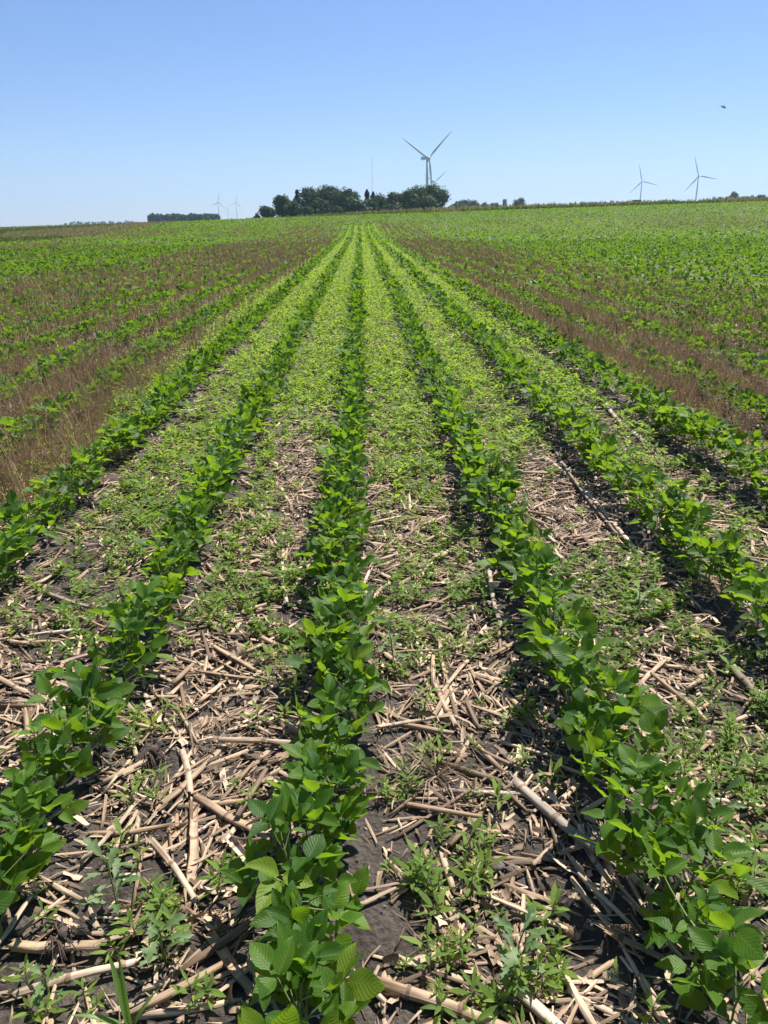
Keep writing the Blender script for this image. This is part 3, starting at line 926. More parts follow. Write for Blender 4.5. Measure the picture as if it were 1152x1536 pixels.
sr = np.random.default_rng(77)
stalkT = [stalk_T(sr, sr.uniform(0.12, 0.32), sr.uniform(0.006, 0.011)) for _ in range(10)]
halfT = [stalk_T(sr, sr.uniform(0.09, 0.24), sr.uniform(0.007, 0.012), 0.02, True) for _ in range(8)]
chunkT = [chunk_T(sr, sr.uniform(0.08, 0.24), sr.uniform(0.009, 0.022)) for _ in range(14)]
stripT = [strip_T(sr, sr.uniform(0.05, 0.17), sr.uniform(0.006, 0.016)) for _ in range(14)]
def chip_T(r, L, wd):
    """A flat torn scrap of husk or rind with a ragged outline."""
    k = 4; V = []; U = []
    cv = r.normal(0, 0.5); ro = r.normal(0, 0.8)
    for i in range(k):
        f = i / (k - 1); x0 = (f - .5) * L
        wl, wr_ = wd * .5 * r.uniform(0.45, 1.1), wd * .5 * r.uniform(0.45, 1.1)
        for a in (-wl, 0.0, wr_):
            V.append((x0 + r.normal(0, 0.05 * L), a, cv * (f - .5) ** 2 * L + ro * a * a / wd + r.normal(0, .0012))); U.append((x0, a / wd * 0.05 + .03))
    F = [(i * 3 + j, (i + 1) * 3 + j, (i + 1) * 3 + j + 1, i * 3 + j + 1) for i in range(k - 1) for j in range(2)]
    return T(V, F, U)
chipT = [chip_T(sr, sr.uniform(0.025, 0.085), sr.uniform(0.010, 0.026)) for _ in range(18)]
fineT = [chunk_T(sr, sr.uniform(0.03, 0.075), sr.uniform(0.003, 0.009), 2, False) for _ in range(12)]
lchunkT = [chunk_T(sr, sr.uniform(0.08, 0.25), sr.uniform(0.008, 0.021), 3, False) for _ in range(14)]

def residue_amount(x, y):
    n = fbm(x * 1.7 + 3, y * 1.7, 81)
    px, py, zc = project(np.stack([x, y, np.zeros_like(x)], -1))
    a = 0.48 + 0.67 * sstep(0.32, 0.58, n)
    for cx, cy_, rx_, ry_ in BARE[:12]:
        a = np.maximum(a, 1.15 * (1 - sstep(0.7, 1.3, np.hypot((px - cx) / rx_, (py - cy_) / ry_))))
    for cx, cy_, rx_, ry_ in ((135, 1330, 45, 50), (235, 1140, 45, 30), (120, 880, 60, 40), (890, 1430, 50, 40), (80, 1490, 70, 40), (1040, 1290, 40, 60)):
        a = a * (1 - 0.85 * (1 - sstep(0.6, 1.2, np.hypot((px - cx) / rx_, (py - cy_) / ry_))))
    k = (x - ROW0) / ROWS; lane = np.abs(k - np.round(k))
    return a * (0.40 + 0.60 * sstep(0.06, 0.2, lane))

def res_points(y0, y1, dens, half):
    A = int(dens * (y1 - y0) * 2 * half)
    x = rng.uniform(-half, half, A); y = rng.uniform(y0, y1, A)
    q = (rng.random(A) < residue_amount(x, y) / 1.15) & (np.abs(x) < 0.55 * y + 0.7)
    return x[q], y[q]

def flow_yaw(x, y, n):
    """Pieces lie in swathes: each patch has a loose direction of its own."""
    return fbm(x * 0.9, y * 0.9, 91) * 14 + rng.normal(0, 0.75, n)

# single pieces one can pick out: the larger chunks and stalks near the camera
cx_, cy2 = res_points(0.75, 5.5, 42, 3.2)
P = np.stack([cx_, cy2, np.full(len(cx_), 0.02)], -1)
vis = in_view(P, 5); dist = np.linalg.norm(P - CAM, axis=1)
order = np.argsort(np.where(vis, dist, 1e9))[:262]
me_stalk = [to_mesh('corn_stalk_piece', t, [m_stalk, m_node], 0.0) for t in stalkT]
me_half = [to_mesh('split_stalk_piece', t, [m_stalk, m_node], 0.0) for t in halfT]
me_chunk = [to_mesh('rind_splinter', t, m_straw, 0.35) for t in chunkT]
rc = {}
for i in sorted(order, key=lambda i: cy2[i]):
    g = int(math.floor((cx_[i] - ROW0) / ROWS))
    u = random.random()
    nm, mes, lab, cat = (('corn_stalk', me_stalk, 'round corn stalk piece', 'corn stalk') if u < 0.2 else
                         ('split_corn_stalk', me_half, 'split corn stalk piece', 'corn stalk') if u < 0.42 else
                         ('stalk_splinter', me_chunk, 'tan stalk splinter', 'stalk splinter'))
    rc[(nm, g)] = rc.get((nm, g), 0) + 1
    o = bpy.data.objects.new(nm, random.choice(mes))
    o.location = (cx_[i], cy2[i], float(gz(cx_[i], cy2[i])) + random.uniform(0.008, 0.022))
    yw = float(fbm(cx_[i] * 0.9, cy2[i] * 0.9, 91) * 14) + random.gauss(0, 0.7)
    o.rotation_euler = (random.uniform(-0.5, 0.5) + (math.pi if nm == 'split_corn_stalk' and random.random() < 0.4 else 0), random.gauss(0, 0.07), yw)
    k = random.uniform(0.8, 1.15); o.scale = (k, k, k)
    link(o, None, '%s, %s from camera in %s' % (lab, ordinal(rc[(nm, g)]), gap_name(g)), cat, 'corn residue pieces on the soil')

pile = Pile()
def litter(temps, x, y, zlo, zhi, s0, s1, tilt):
    n = len(x); pick = rng.integers(len(temps), size=n); yaw = flow_yaw(x, y, n)
    z = gz(x, y) + rng.uniform(zlo, zhi, n)
    for i, t in enumerate(temps):
        q = pick == i; c = int(q.sum())
        if c:
            pile.add(t, np.stack([x[q], y[q], z[q]], -1), rots(yaw[q], rng.normal(0, tilt, c), rng.normal(0, 0.5, c)), rng.uniform(s0, s1, c), rng.random(c))
x, y = res_points(0.6, 6.0, 340, 3.6); litter(lchunkT, x, y, 0.0, 0.016, 0.5, 1.0, 0.10)
x, y = res_points(0.6, 6.0, 420, 3.6); litter(stripT, x, y, 0.0, 0.020, 0.5, 1.1, 0.14)
x, y = res_points(0.6, 4.6, 1100, 2.9); litter(fineT, x, y, 0.0, 0.012, 0.5, 1.2, 0.2)
x, y = res_points(0.6, 5.5, 520, 3.4); litter(chipT, x, y, 0.002, 0.018, 0.6, 1.2, 0.22)
x, y = res_points(6.0, 14.0, 165, 5.5); litter(stripT + lchunkT + chipT, x, y, 0.0, 0.03, 0.8, 1.5, 0.12)
x, y = res_points(6.0, 14.0, 8, 7.0); litter(lchunkT, x, y, 0.005, 0.03, 0.9, 1.7, 0.06)
x, y = res_points(14.0, 34.0, 40, 9.0); litter(stripT, x, y, 0.0, 0.04, 1.4, 2.6, 0.12)
link(pile.build('corn_litter', [m_straw]), label='matted tan shreds of last year corn covering the soil', cat='crop residue', kind='stuff')

# soil crumbs
def crumb(seed):
    r = np.random.default_rng(seed); t = box(-.5, .5, -.5, .5, -.35, .35)
    t.v *= r.uniform(0.6, 1.15, t.v.shape); t.f = t.f[1:]; t.m = t.m[1:]; return t
pile = Pile()
cr = [crumb(i) for i in range(10)]
A = 18000
x = rng.uniform(-2.6, 2.6, A); y = rng.uniform(0.6, 4.6, A)
q = (np.abs(x) < 0.6 * y + 0.7) & (rng.random(A) < sstep(0.35, 0.62, fbm(x * 4, y * 4, 71)) + 0.12)
x, y = x[q], y[q]
sz_ = 0.0035 + 0.011 * rng.random(len(x)) ** 3
scatter(pile, cr, x, y, sz_, 0.6, 0.001)
link(pile.build('soil_crumbs', [m_clod], False), label='loose dark soil crumbs scattered between the straw', cat='soil', kind='stuff')

# stalks that stand out in the photograph, end to end by where they lie
def hero(p0, p1, rad, label, m=m_stalk, split=False, lift=0.018, cat='corn stalk', bend=0.02, rn=0.4):
    a = on_plane(*p0, 0.02); b = on_plane(*p1, 0.02)
    L = float(np.linalg.norm(b - a)); r = np.random.default_rng(int(p0[0] * 3 + p0[1]))
    o = bpy.data.objects.new('corn_stalk', to_mesh('corn_stalk_long', stalk_T(r, L, rad, bend, split), [m, m_node], rn))
    c = (a + b) / 2
    o.location = (c[0], c[1], float(gz(c[0], c[1])) + lift + rad * 0.5)
    o.rotation_euler = (r.uniform(-.4, .4) + (math.pi * 0 if split else 0), float(r.normal(0, 0.02)), math.atan2(b[1] - a[1], b[0] - a[0]))
    link(o, None, label, cat, 'corn residue pieces on the soil')
hero((295, 1188), (412, 1252), 0.013, 'thick brown corn stalk running from the left gap under the middle row')
hero((246, 1202), (340, 1108), 0.010, 'pale straight corn stalk slanting up right in the gap left of the middle row')
hero((283, 1335), (288, 1200), 0.015, 'broad split pale stalk pointing at the camera left of the middle row', m_stalk, True, 0.02)
hero((300, 952), (432, 1022), 0.011, 'corn stalk slanting down right into the middle row from the left')
hero((300, 1004), (415, 1014), 0.0085, 'straight pale stalk lying across, just left of the middle row')
hero((775, 1178), (918, 1298), 0.0145, 'long weathered grey corn stalk slanting under the right-hand row', m_stalkg)
hero((675, 1186), (795, 1192), 0.010, 'grey stalk lying across, above the long weathered stalk', m_stalkg)
hero((812, 678), (955, 828), 0.013, 'long pale corn stalk slanting down right, second gap right of middle row', m_stalk)
hero((832, 676), (925, 800), 0.010, 'dark corn stalk lying beside the long pale stalk at right', m_stalkg)
hero((752, 634), (800, 660), 0.010, 'short dark stalk pointing into the second row right of the middle', m_stalkg)
hero((902, 603), (972, 668), 0.017, 'thick broken grey stalk along the third gap right of the middle row', m_stalkg)
hero((565, 1474), (775, 1548), 0.0125, 'thick pale stalk with frayed end at the bottom edge', m_stalk)
hero((780, 1484), (862, 1560), 0.015, 'pale hollow stalk leaving the bottom edge right of centre', m_stalk)
hero((20, 1418), (140, 1416), 0.013, 'yellow corn stalk lying across in the bottom left, under leaf shadow')
hero((50, 947), (118, 939), 0.010, 'bleached white stalk piece near the left edge', m_pale)
hero((1082, 988), (1165, 1080), 0.014, 'grey stalk slanting out of the right edge', m_stalkg)
hero((655, 1028), (682, 1084), 0.011, 'short upright-lying stalk stub in the gap right of the middle row')
hero((660, 962), (668, 1012), 0.009, 'narrow stalk stub pointing away, above another stub')
hero((572, 1092), (668, 1074), 0.007, 'slim pale stalk lying across beside the middle row')
hero((800, 808), (892, 797), 0.009, 'pale stalk lying across below the long slanting pair')
hero((735, 858), (752, 945), 0.011, 'dark stalk tucked along the left side of the right-hand row', m_stalkg)
hero((310, 1395), (378, 1485), 0.014, 'split stalk strip beside the middle row at bottom left', m_stalk, True)
hero((230, 1260), (290, 1340), 0.009, 'narrow splintered stalk left of the broad split stalk')
hero((345, 1255), (400, 1330), 0.012, 'stalk propped against the middle row, bottom left', m_stalk, True)
hero((1030, 1085), (1150, 1122), 0.008, 'slim pale strip lying across near the right edge', m_pale, True)
hero((960, 1022), (998, 985), 0.010, 'brown stalk stub pointing up right beside the right-hand row')
hero((430, 905), (425, 830), 0.010, 'pale stalk pointing away, just left of the middle row')
hero((140, 1250), (250, 1238), 0.008, 'thin brown stalk lying across behind the bare soil patch')
hero((70, 886), (130, 905), 0.010, 'grey stalk lying on dark soil near the left edge', m_stalkg)
hero((20, 1490), (200, 1440), 0.010, 'bundle-like tan stalk slanting up right in the bottom left corner')
# a white husk chip that shines at the right edge
a = on_plane(1118, 1272, 0.03)
o = bpy.data.objects.new('husk_chip', to_mesh('husk_chip', chunk_T(np.random.default_rng(3), 0.075, 0.024), m_pale, 0.95))
o.location = (a[0], a[1], float(gz(a[0], a[1])) + 0.03); o.rotation_euler = (0.2, 0.1, 2.0)
link(o, None, 'bright white husk chip near the right edge', 'husk', None)

# corn cobs: a core with rows of empty kernel cups
def cob(px, py, L, rad, yaw, label):
    p = on_plane(px, py, 0.02); r = np.random.default_rng(int(px + py * 3))
    e = thing('corn_cob', (p[0], p[1], float(gz(p[0], p[1])) + rad * 0.8), label, 'corn cob', 'old corn cobs', yaw)
    e.rotation_euler = (0, float(r.normal(0, 0.2)), yaw)
    xs = np.linspace(-L / 2, L / 2, 7)
    obj('core', to_mesh('cob_core', tube(np.stack([xs, xs * 0, xs * 0], -1), rad * np.array([.55, .78, .82, .82, .8, .75, .5]), 8), m_cobd, 0), e)
    parts = []
    nr = 12
    for i in range(int(L / 0.0058)):
        x0 = -L / 2 + 0.004 + i * 0.0058
        k = min(1.0, 0.72 + 6 * min(x0 + L / 2, L / 2 - x0))
        for j in range(nr):
            if r.random() < 0.22: continue
            th = 2 * math.pi * (j + 0.5 * (i % 2) + r.normal(0, 0.12)) / nr
            c = np.array([x0, math.cos(th) * rad * k * 0.92, math.sin(th) * rad * k * 0.92])
            n_ = np.array([0, math.cos(th), math.sin(th)]); s_ = np.array([0, -math.sin(th), math.cos(th)])
            h = 0.0026 * r.uniform(0.4, 1.2); w_ = rad * k * 0.21
            b4 = [c + np.array([sx * 0.0024, 0, 0]) + s_ * sy * w_ for sx, sy in ((-1, -1), (1, -1), (1, 1), (-1, 1))]
            t4 = [c + n_ * h + np.array([sx * 0.0014, 0, 0]) + s_ * sy * w_ * 0.6 for sx, sy in ((-1, -1), (1, -1), (1, 1), (-1, 1))]
            parts.append(T(b4 + t4, [(4, 5, 6, 7), (0, 1, 5, 4), (1, 2, 6, 5), (2, 3, 7, 6), (3, 0, 4, 7)]))
    o = obj('kernel_cups', to_mesh('kernel_cups', merge(parts), m_cob, 0, False), e); o['kind'] = 'stuff'
cob(662, 1415, 0.050, 0.012, 1.9, 'short brown corn cob half, lower of two beside weeds at bottom')
cob(676, 1394, 0.050, 0.012, 1.6, 'brown corn cob half, upper of two beside weeds at bottom')
cob(383, 1328, 0.055, 0.013, 1.3, 'brown corn cob beside the middle row, bottom left')
cob(324, 1378, 0.060, 0.013, 1.6, 'brown corn cob standing among splinters left of the middle row')
cob(850, 1385, 0.075, 0.012, 2.2, 'reddish corn cob slanting left of the right-hand row')
cob(815, 1478, 0.050, 0.012, 0.1, 'brown corn cob lying across near the bottom edge')
cob(938, 1398, 0.07, 0.012, 0.0, 'dark corn cob half hidden under the right-hand row')

# soil clods and a root crown
def clod(px, py, s, label):
    p = on_plane(px, py, 0.01); r = np.random.default_rng(int(px + py))
    nu, nv = 12, 8; V = []
    for i in range(nv + 1):
        for j in range(nu):
            th, ph = 2 * math.pi * j / nu, math.pi * (0.02 + 0.96 * i / nv)
            d = np.array([math.sin(ph) * math.cos(th), math.sin(ph) * math.sin(th), math.cos(ph)])
            k = 0.72 + 0.55 * float(fbm(np.array(d[0] * 2.3 + d[2] * 1.7 + px), np.array(d[1] * 2.3 + py), 5))
            V.append(d * s * k * [1, 1, 0.72])
    F = [(i * nu + j, (i + 1) * nu + j, (i + 1) * nu + (j + 1) % nu, i * nu + (j + 1) % nu) for i in range(nv) for j in range(nu)]
    o = bpy.data.objects.new('soil_clod', to_mesh('soil_clod', T(V, F), m_clod, 0))
    o.location = (p[0], p[1], float(gz(p[0], p[1])) + s * 0.35)
    link(o, None, label, 'soil clod', 'soil clods')
clod(746, 1292, 0.019, 'black soil clod, left of a touching pair in the lower right gap')
clod(768, 1296, 0.016, 'black soil clod, right of a touching pair in the lower right gap')
clod(490, 1535, 0.016, 'grey soil clod at the bottom edge beside the middle row')
clod(185, 1108, 0.018, 'dark soil clod beside the old root crown')
def root_crown(px, py, s, label):
    p = on_plane(px, py, 0.0); r = np.random.default_rng(9)
    e = thing('root_crown', (p[0], p[1], float(gz(p[0], p[1]))), label, 'root crown')
    obj('stump', to_mesh('stump', tube([(0, 0, -0.02), (0, 0, 0.015), (0.004, 0, 0.04), (0.008, 0.003, 0.055)], [0.022, 0.018, 0.012, 0.011], 8), m_root), e)
    for i in range(26):
        a = r.uniform(0, 6.28); k = s * r.uniform(0.6, 1.2)
        pts = [(0.010 * math.cos(a), 0.010 * math.sin(a), 0.03), (k * 0.5 * math.cos(a), k * 0.5 * math.sin(a), 0.045 + r.uniform(-.02, .02)), (k * math.cos(a + .2), k * math.sin(a + .2), r.uniform(0.0, 0.03))]
        obj('root', to_mesh('root', tube(pts, [0.0024, 0.0018, 0.0008], 4, False), m_root), e)
root_crown(230, 1142, 0.06, 'dark upturned corn root crown on bare soil left of the middle row')
root_crown(96, 1420, 0.05, 'dark root crown in front of the yellow stalk, bottom left')

# dry grass tuft, splayed flat
p = on_plane(655, 1165, 0.0)
e = thing('dry_grass_tuft', (p[0], p[1], float(gz(p[0], p[1]))), 'splayed tuft of dry straw grass right of the middle row', 'grass tuft')
r = np.random.default_rng(15)
for i in range(46):
    a = r.uniform(0, 6.28); k = r.uniform(0.08, 0.2); h = r.uniform(0.01, 0.07)
    pts = [(0.006 * math.cos(a), 0.006 * math.sin(a), 0.005), (k * .45 * math.cos(a), k * .45 * math.sin(a), h + 0.012), (k * math.cos(a + .15), k * math.sin(a + .15), h * 0.6 + 0.012)]
    obj('straw', to_mesh('straw', tube(pts, [0.0013, 0.0012, 0.0007], 4, False), m_straw, r.uniform(0.3, .6)), e)

# grass seedlings with broad blades
def blade(h, w, az, lean, droop, m, rn):
    k = 7; pts = [np.zeros(3)]; a = math.pi / 2 - lean
    for i in range(k - 1):
        pts.append(pts[-1] + np.array([math.cos(az) * math.cos(a), math.sin(az) * math.cos(a), math.sin(a)]) * h / (k - 1)); a -= droop / (k - 1)
    wd = w * np.array([.55, .9, 1, .95, .75, .45, .05])
    return to_mesh('grass_blade', ribbon(pts, wd, (-math.sin(az), math.cos(az), 0), 0.35, 3), m, rn)
def grass_plant(px, py, spec, label, m, name='grass_seedling', cat='grass'):
    p = on_plane(px, py, 0.0)
    e = thing(name, (p[0], p[1], float(gz(p[0], p[1]))), label, cat)
    for q, (h, w, az, lean, dr) in enumerate(spec):
        obj('blade', blade(h, w, az, lean, dr, m, 0.2 + 0.15 * q), e)
grass_plant(196, 1545, [(0.17, 0.017, 2.2, 0.35, 0.25), (0.20, 0.010, 1.9, 0.12, 0.1), (0.13, 0.014, 3.1, 0.8, 0.9), (0.10, 0.012, 0.6, 0.5, 0.6)],
            'broad-bladed grass seedling at the bottom edge, left', m_grass)
grass_plant(305, 1285, [(0.03, 0.006, 2.2, 0.4, 0.3), (0.03, 0.006, 0.4, 0.6, 0.4), (0.025, 0.005, 4.0, 0.6, 0.4)], 'tiny grass sprout among splinters left of the middle row', m_grass)
grass_plant(797, 452, [(0.50, 0.05, 0.5, 0.35, 0.9), (0.45, 0.05, 3.4, 0.4, 1.0), (0.42, 0.045, 1.9, 0.2, 0.6), (0.35, 0.04, 5.2, 0.5, 1.0), (0.3, 0.04, 4.2, 0.6, 0.9)],
            'pale yellow-green volunteer corn plant standing in the brown strip', m_corn, 'volunteer_corn', 'corn plant')
# two burnt dead stems
for px, py, h, lab in ((914, 530, 0.30, 'taller of two dark dead stems in the brown strip at right'), (925, 512, 0.22, 'shorter dark dead stem leaning, in the brown strip at right')):
    p = on_plane(px, py, 0.0)
    r = np.random.default_rng(px)
    e = thing('dead_stem', (p[0], p[1], float(gz(p[0], p[1]))), lab, 'dead weed')
    pts = stem_pts(r, h)
    obj('stalk', to_mesh('dead_stalk', tube(pts, np.linspace(0.009, 0.005, 6), 6), m_deadst), e)
    for i in range(4):
        f = r.uniform(.4, 1); b = along(pts, f); a = r.uniform(0, 6.28)
        obj('twig', to_mesh('twig', tube([b, b + np.array([math.cos(a) * .03, math.sin(a) * .03, .03]), b + np.array([math.cos(a) * .05, math.sin(a) * .05, .08])], [.003, .0025, .001], 4, False), m_deadst), e)

# ------------------------------------------------------------------ dead rye between the outer rows
def rye_T(seed, n, h, w, spread, seg=1):
    r = np.random.default_rng(seed); out = []
    for i in range(n):
        b = np.array([r.normal(0, spread), r.normal(0, spread), -0.01]); az = r.uniform(0, 6.28)
        lean = abs(r.normal(0, 0.45)) if r.random() < 0.62 else r.uniform(0.9, 1.45); hh = h * r.uniform(0.5, 1.1)
        pts = [b]; a = math.pi / 2 - lean
        for k in range(seg):
            pts.append(pts[-1] + np.array([math.cos(az) * math.cos(a), math.sin(az) * math.cos(a), math.sin(a)]) * hh / seg); a -= r.uniform(0, 0.6)
        th = r.uniform(0, 6.28)
        out.append(ribbon(pts, w * np.array([1, 0.85, 0.35] if seg == 2 else [1, 0.5]), (math.cos(th), math.sin(th), 0.1)))
    return merge(out)
ryeA = [rye_T(800 + i, 8, 0.37, 0.0050, 0.035, 2) for i in range(8)]
ryeB = [rye_T(820 + i, 6, 0.31, 0.013, 0.06) for i in range(8)]
ryeC = [rye_T(840 + i, 5, 0.36, 0.036, 0.12) for i in range(8)]
for t_, per in ((ryeA, 6), (ryeB, 4), (ryeC, 4)):
    for q, t in enumerate(t_): t.vary(per, 1.0, q)
pile = Pile()
def rye_points(y0, y1, dens, half):
    A = int(dens * (y1 - y0) * 2 * half)
    x = rng.uniform(-half, half, A); y = rng.uniform(y0, y1, A)
    q = (rng.random(A) < rye_amount(x, y)) & (np.abs(x) < 0.55 * y + 1.2)
    return x[q], y[q]
for tm, y0, y1, dn, hf in ((ryeA, 2.0, 9.0, 230, 6.5), (ryeB, 9.0, 26.0, 110, 15), (ryeC, 26.0, 60.0, 36, 33), (ryeC, 60.0, 118.0, 17, 62)):
    x, y = rye_points(y0, y1, dn, hf)
    scatter(pile, tm, x, y, rng.uniform(0.7, 1.2, len(x)), 0.12)
link(pile.build('dead_rye', [m_rye]), label='dead brown rye cover crop standing between the outer rows', cat='dead rye', kind='stuff')

# ------------------------------------------------------------------ grass verge at the field edge
def tussock(seed, n, h, w, sp):
    r = np.random.default_rng(seed); out = []
    for i in range(n):
        b = np.array([r.normal(0, sp), r.normal(0, sp), -0.02]); az = r.uniform(0, 6.28); lean = abs(r.normal(0, .3)); a = math.pi / 2 - lean
        hh = h * r.uniform(.5, 1.1); p1 = b + np.array([math.cos(az) * math.cos(a), math.sin(az) * math.cos(a), math.sin(a)]) * hh * .6
        p2 = p1 + np.array([math.cos(az) * math.cos(a - .5), math.sin(az) * math.cos(a - .5), math.sin(a - .5)]) * hh * .4
        th = r.uniform(0, 6.28)
        out.append(ribbon([b, p2], w * np.array([1.15, .45]), (math.cos(th), math.sin(th), 0)))
    return merge(out)
tuss = [tussock(860 + i, 7, 0.90, 0.15, 0.28) for i in range(8)]
for q, t in enumerate(tuss): t.vary(4, 0.7, q)
tussg = [t.slot(1) for t in [tussock(880 + i, 5, 0.65, 0.18, 0.28) for i in range(8)]]
pile = Pile()
n = 9500
x = rng.uniform(-90, 110, n); y = verge_y(x) + rng.uniform(-1.5, 4.5, n)
g = fbm(x * 0.12, y * 0.3, 95) + 0.25 * (y - verge_y(x) < 0.3) > 0.56
hv = 0.5 + 0.85 * sstep(-30, 20, x)
scatter(pile, tuss, x[~g], y[~g], rng.uniform(.6, 1.25, int((~g).sum())) * hv[~g])
scatter(pile, tussg, x[g], y[g], rng.uniform(.6, 1.2, int(g.sum())) * hv[g])
# grass ground left of the outermost crop rows
n = 13000
y = 46 + 100 * rng.random(n) ** 0.8; x = -29 - rng.random(n) * (0.56 * y - 26).clip(1)
q = y < verge_y(x); x, y = x[q], y[q]
g = fbm(x * 0.06, y * 0.03, 98) > 0.45
scatter(pile, tuss, x[~g], y[~g], rng.uniform(.3, .65, int((~g).sum())))
scatter(pile, tussg, x[g], y[g], rng.uniform(.35, .7, int(g.sum())))
# rough grass bank at the left beyond the crop
n = 5000
x = rng.uniform(-125, -22, n); y = verge_y(x) + rng.uniform(3, 60, n)
g = fbm(x * 0.07, y * 0.09, 97) > 0.52
scatter(pile, tuss, x[~g], y[~g], rng.uniform(.3, .8, int((~g).sum())))
scatter(pile, tussg, x[g], y[g], rng.uniform(.4, .9, int(g.sum())))
link(pile.build('verge_grass', [m_verge, m_vergeg]), label='rough strip of brown and green grass along the field edge', cat='grass', kind='stuff')

# ------------------------------------------------------------------ trees
def crown_T(seed, w, h, lobes, nleaf, sz, z0):
    """Leaf-clump faces spread over uneven lobes: w, h crown size; z0 underside."""
    r = np.random.default_rng(seed)
    C = []; 
    for i in range(lobes):
        th = r.uniform(0, 6.28); u = r.uniform(0.0, 1.0) ** 0.6; zz = r.uniform(-0.8, 0.85)
        rad = math.sqrt(max(0.05, 1 - zz * zz)) * u * 0.68
        C.append((rad * math.cos(th) * w / 2, rad * math.sin(th) * w / 2, z0 + h / 2 + zz * h / 2 * 0.72, r.uniform(0.20, 0.33) * min(w, h)))
    C = np.array(C)
    li = r.integers(lobes, size=nleaf)
    d = r.normal(size=(nleaf, 3)); d /= np.linalg.norm(d, axis=1)[:, None]; d[:, 2] = d[:, 2] * 0.85 + 0.1
    p = C[li, :3] + d * (C[li, 3] * r.uniform(0.55, 1.06, nleaf) ** 0.6)[:, None]
    nrm = d + r.normal(0, 0.55, (nleaf, 3)); nrm /= np.linalg.norm(nrm, axis=1)[:, None]
    a = np.cross(nrm, r.normal(size=(nleaf, 3))); a /= np.linalg.norm(a, axis=1)[:, None]; b = np.cross(nrm, a)
    inner = r.random(nleaf) < 0.24
    p[inner] = (C[li, :3] + d * (C[li, 3] * r.uniform(0.1, 0.72, nleaf))[:, None])[inner]
    s = (sz * r.uniform(0.55, 1.3, nleaf) * np.where(inner, 2.6, 1.0))[:, None]
    V = np.stack([p - a * s * .5, p + b * s * .38, p + a * s * .5, p - b * s * .38], 1).reshape(-1, 3)
    return T(V, np.arange(nleaf * 4).reshape(-1, 4)), np.repeat(np.clip(r.random(nleaf) * 0.6 + 0.4 * r.random(lobes)[li], 0, 0.999), 4), C

def tree(px, pbase, ptop, wpx, Y, label, mt, seed, name='tree', dens=1.0, group='trees', conifer=False, leaf=None):
    b = at_depth(px, pbase, Y); t_ = at_depth(px, ptop, Y)
    gzv = float(big_z(b[0], Y))
    zb = min(gzv, b[2] - 0.3)
    zb = gzv
    H = t_[2] - zb
    w = float(np.linalg.norm(at_depth(px + wpx / 2, pbase, Y) - at_depth(px - wpx / 2, pbase, Y)))
    e = thing(name, (b[0], Y, zb - 0.1), label, 'tree', group)
    r = np.random.default_rng(seed)
    sz = leaf or Y * 0.0016
    if conifer:
        nl = int(2600 * dens); V = []
        z = r.uniform(0.06, 1, nl) ** 0.85
        tier = 1 - 0.35 * ((z * 9) % 1)
        rad = w / 2 * (1 - z) ** 0.7 * tier * (0.75 + 0.35 * np.sin(z * 23 + seed)) * r.uniform(0.5, 1.05, nl) + 0.1; th = r.uniform(0, 6.28, nl)
        p = np.stack([rad * np.cos(th), rad * np.sin(th), z * H], -1)
        o_ = np.stack([np.cos(th), np.sin(th), np.full(nl, -0.25)], -1); q = np.cross(o_, [0, 0, 1.0]) + r.normal(0, .3, (nl, 3))
        s = sz * r.uniform(.6, 1.3, nl)[:, None]
        V = np.stack([p - o_ * s * .6, p + q * s * .35, p + o_ * s * .6, p - q * s * .35], 1).reshape(-1, 3)
        ct, rn, C = T(V, np.arange(nl * 4).reshape(-1, 4)), np.repeat(r.random(nl), 4), np.zeros((0, 4))
    else:
        z0 = H * 0.08
        lob = int(14 + w / max(H, 1) * 8)
        area = w * (H - z0)
        nl = int(np.clip(area / (sz * sz) * 14 * dens, 500, 9500))
        ct, rn, C = crown_T(seed, w, H - z0, lob, nl, sz, z0)
    obj('crown', to_mesh('tree_crown', ct, mt, rn, False), e)
    tr = max(0.12, H * 0.022)
    parts = [tube([(0, 0, -0.3), (0.05, 0, H * .15), (0.1, .05, H * .45), (0.1, .1, H * .8)], [tr * 1.3, tr, tr * .7, tr * .1] if not conifer else [tr * .7, tr * .6, tr * .35, tr * .05], 6)]
    for c in C[:5]:
        parts.append(tube([(0.05, 0, H * .2), (c[0] * .5, c[1] * .5, (H * .2 + c[2]) / 2 + .3), tuple(c[:3])], [tr * .5, tr * .35, tr * .12], 6))
    obj('trunk', to_mesh('tree_trunk', merge(parts), m_bark), e)
    return e

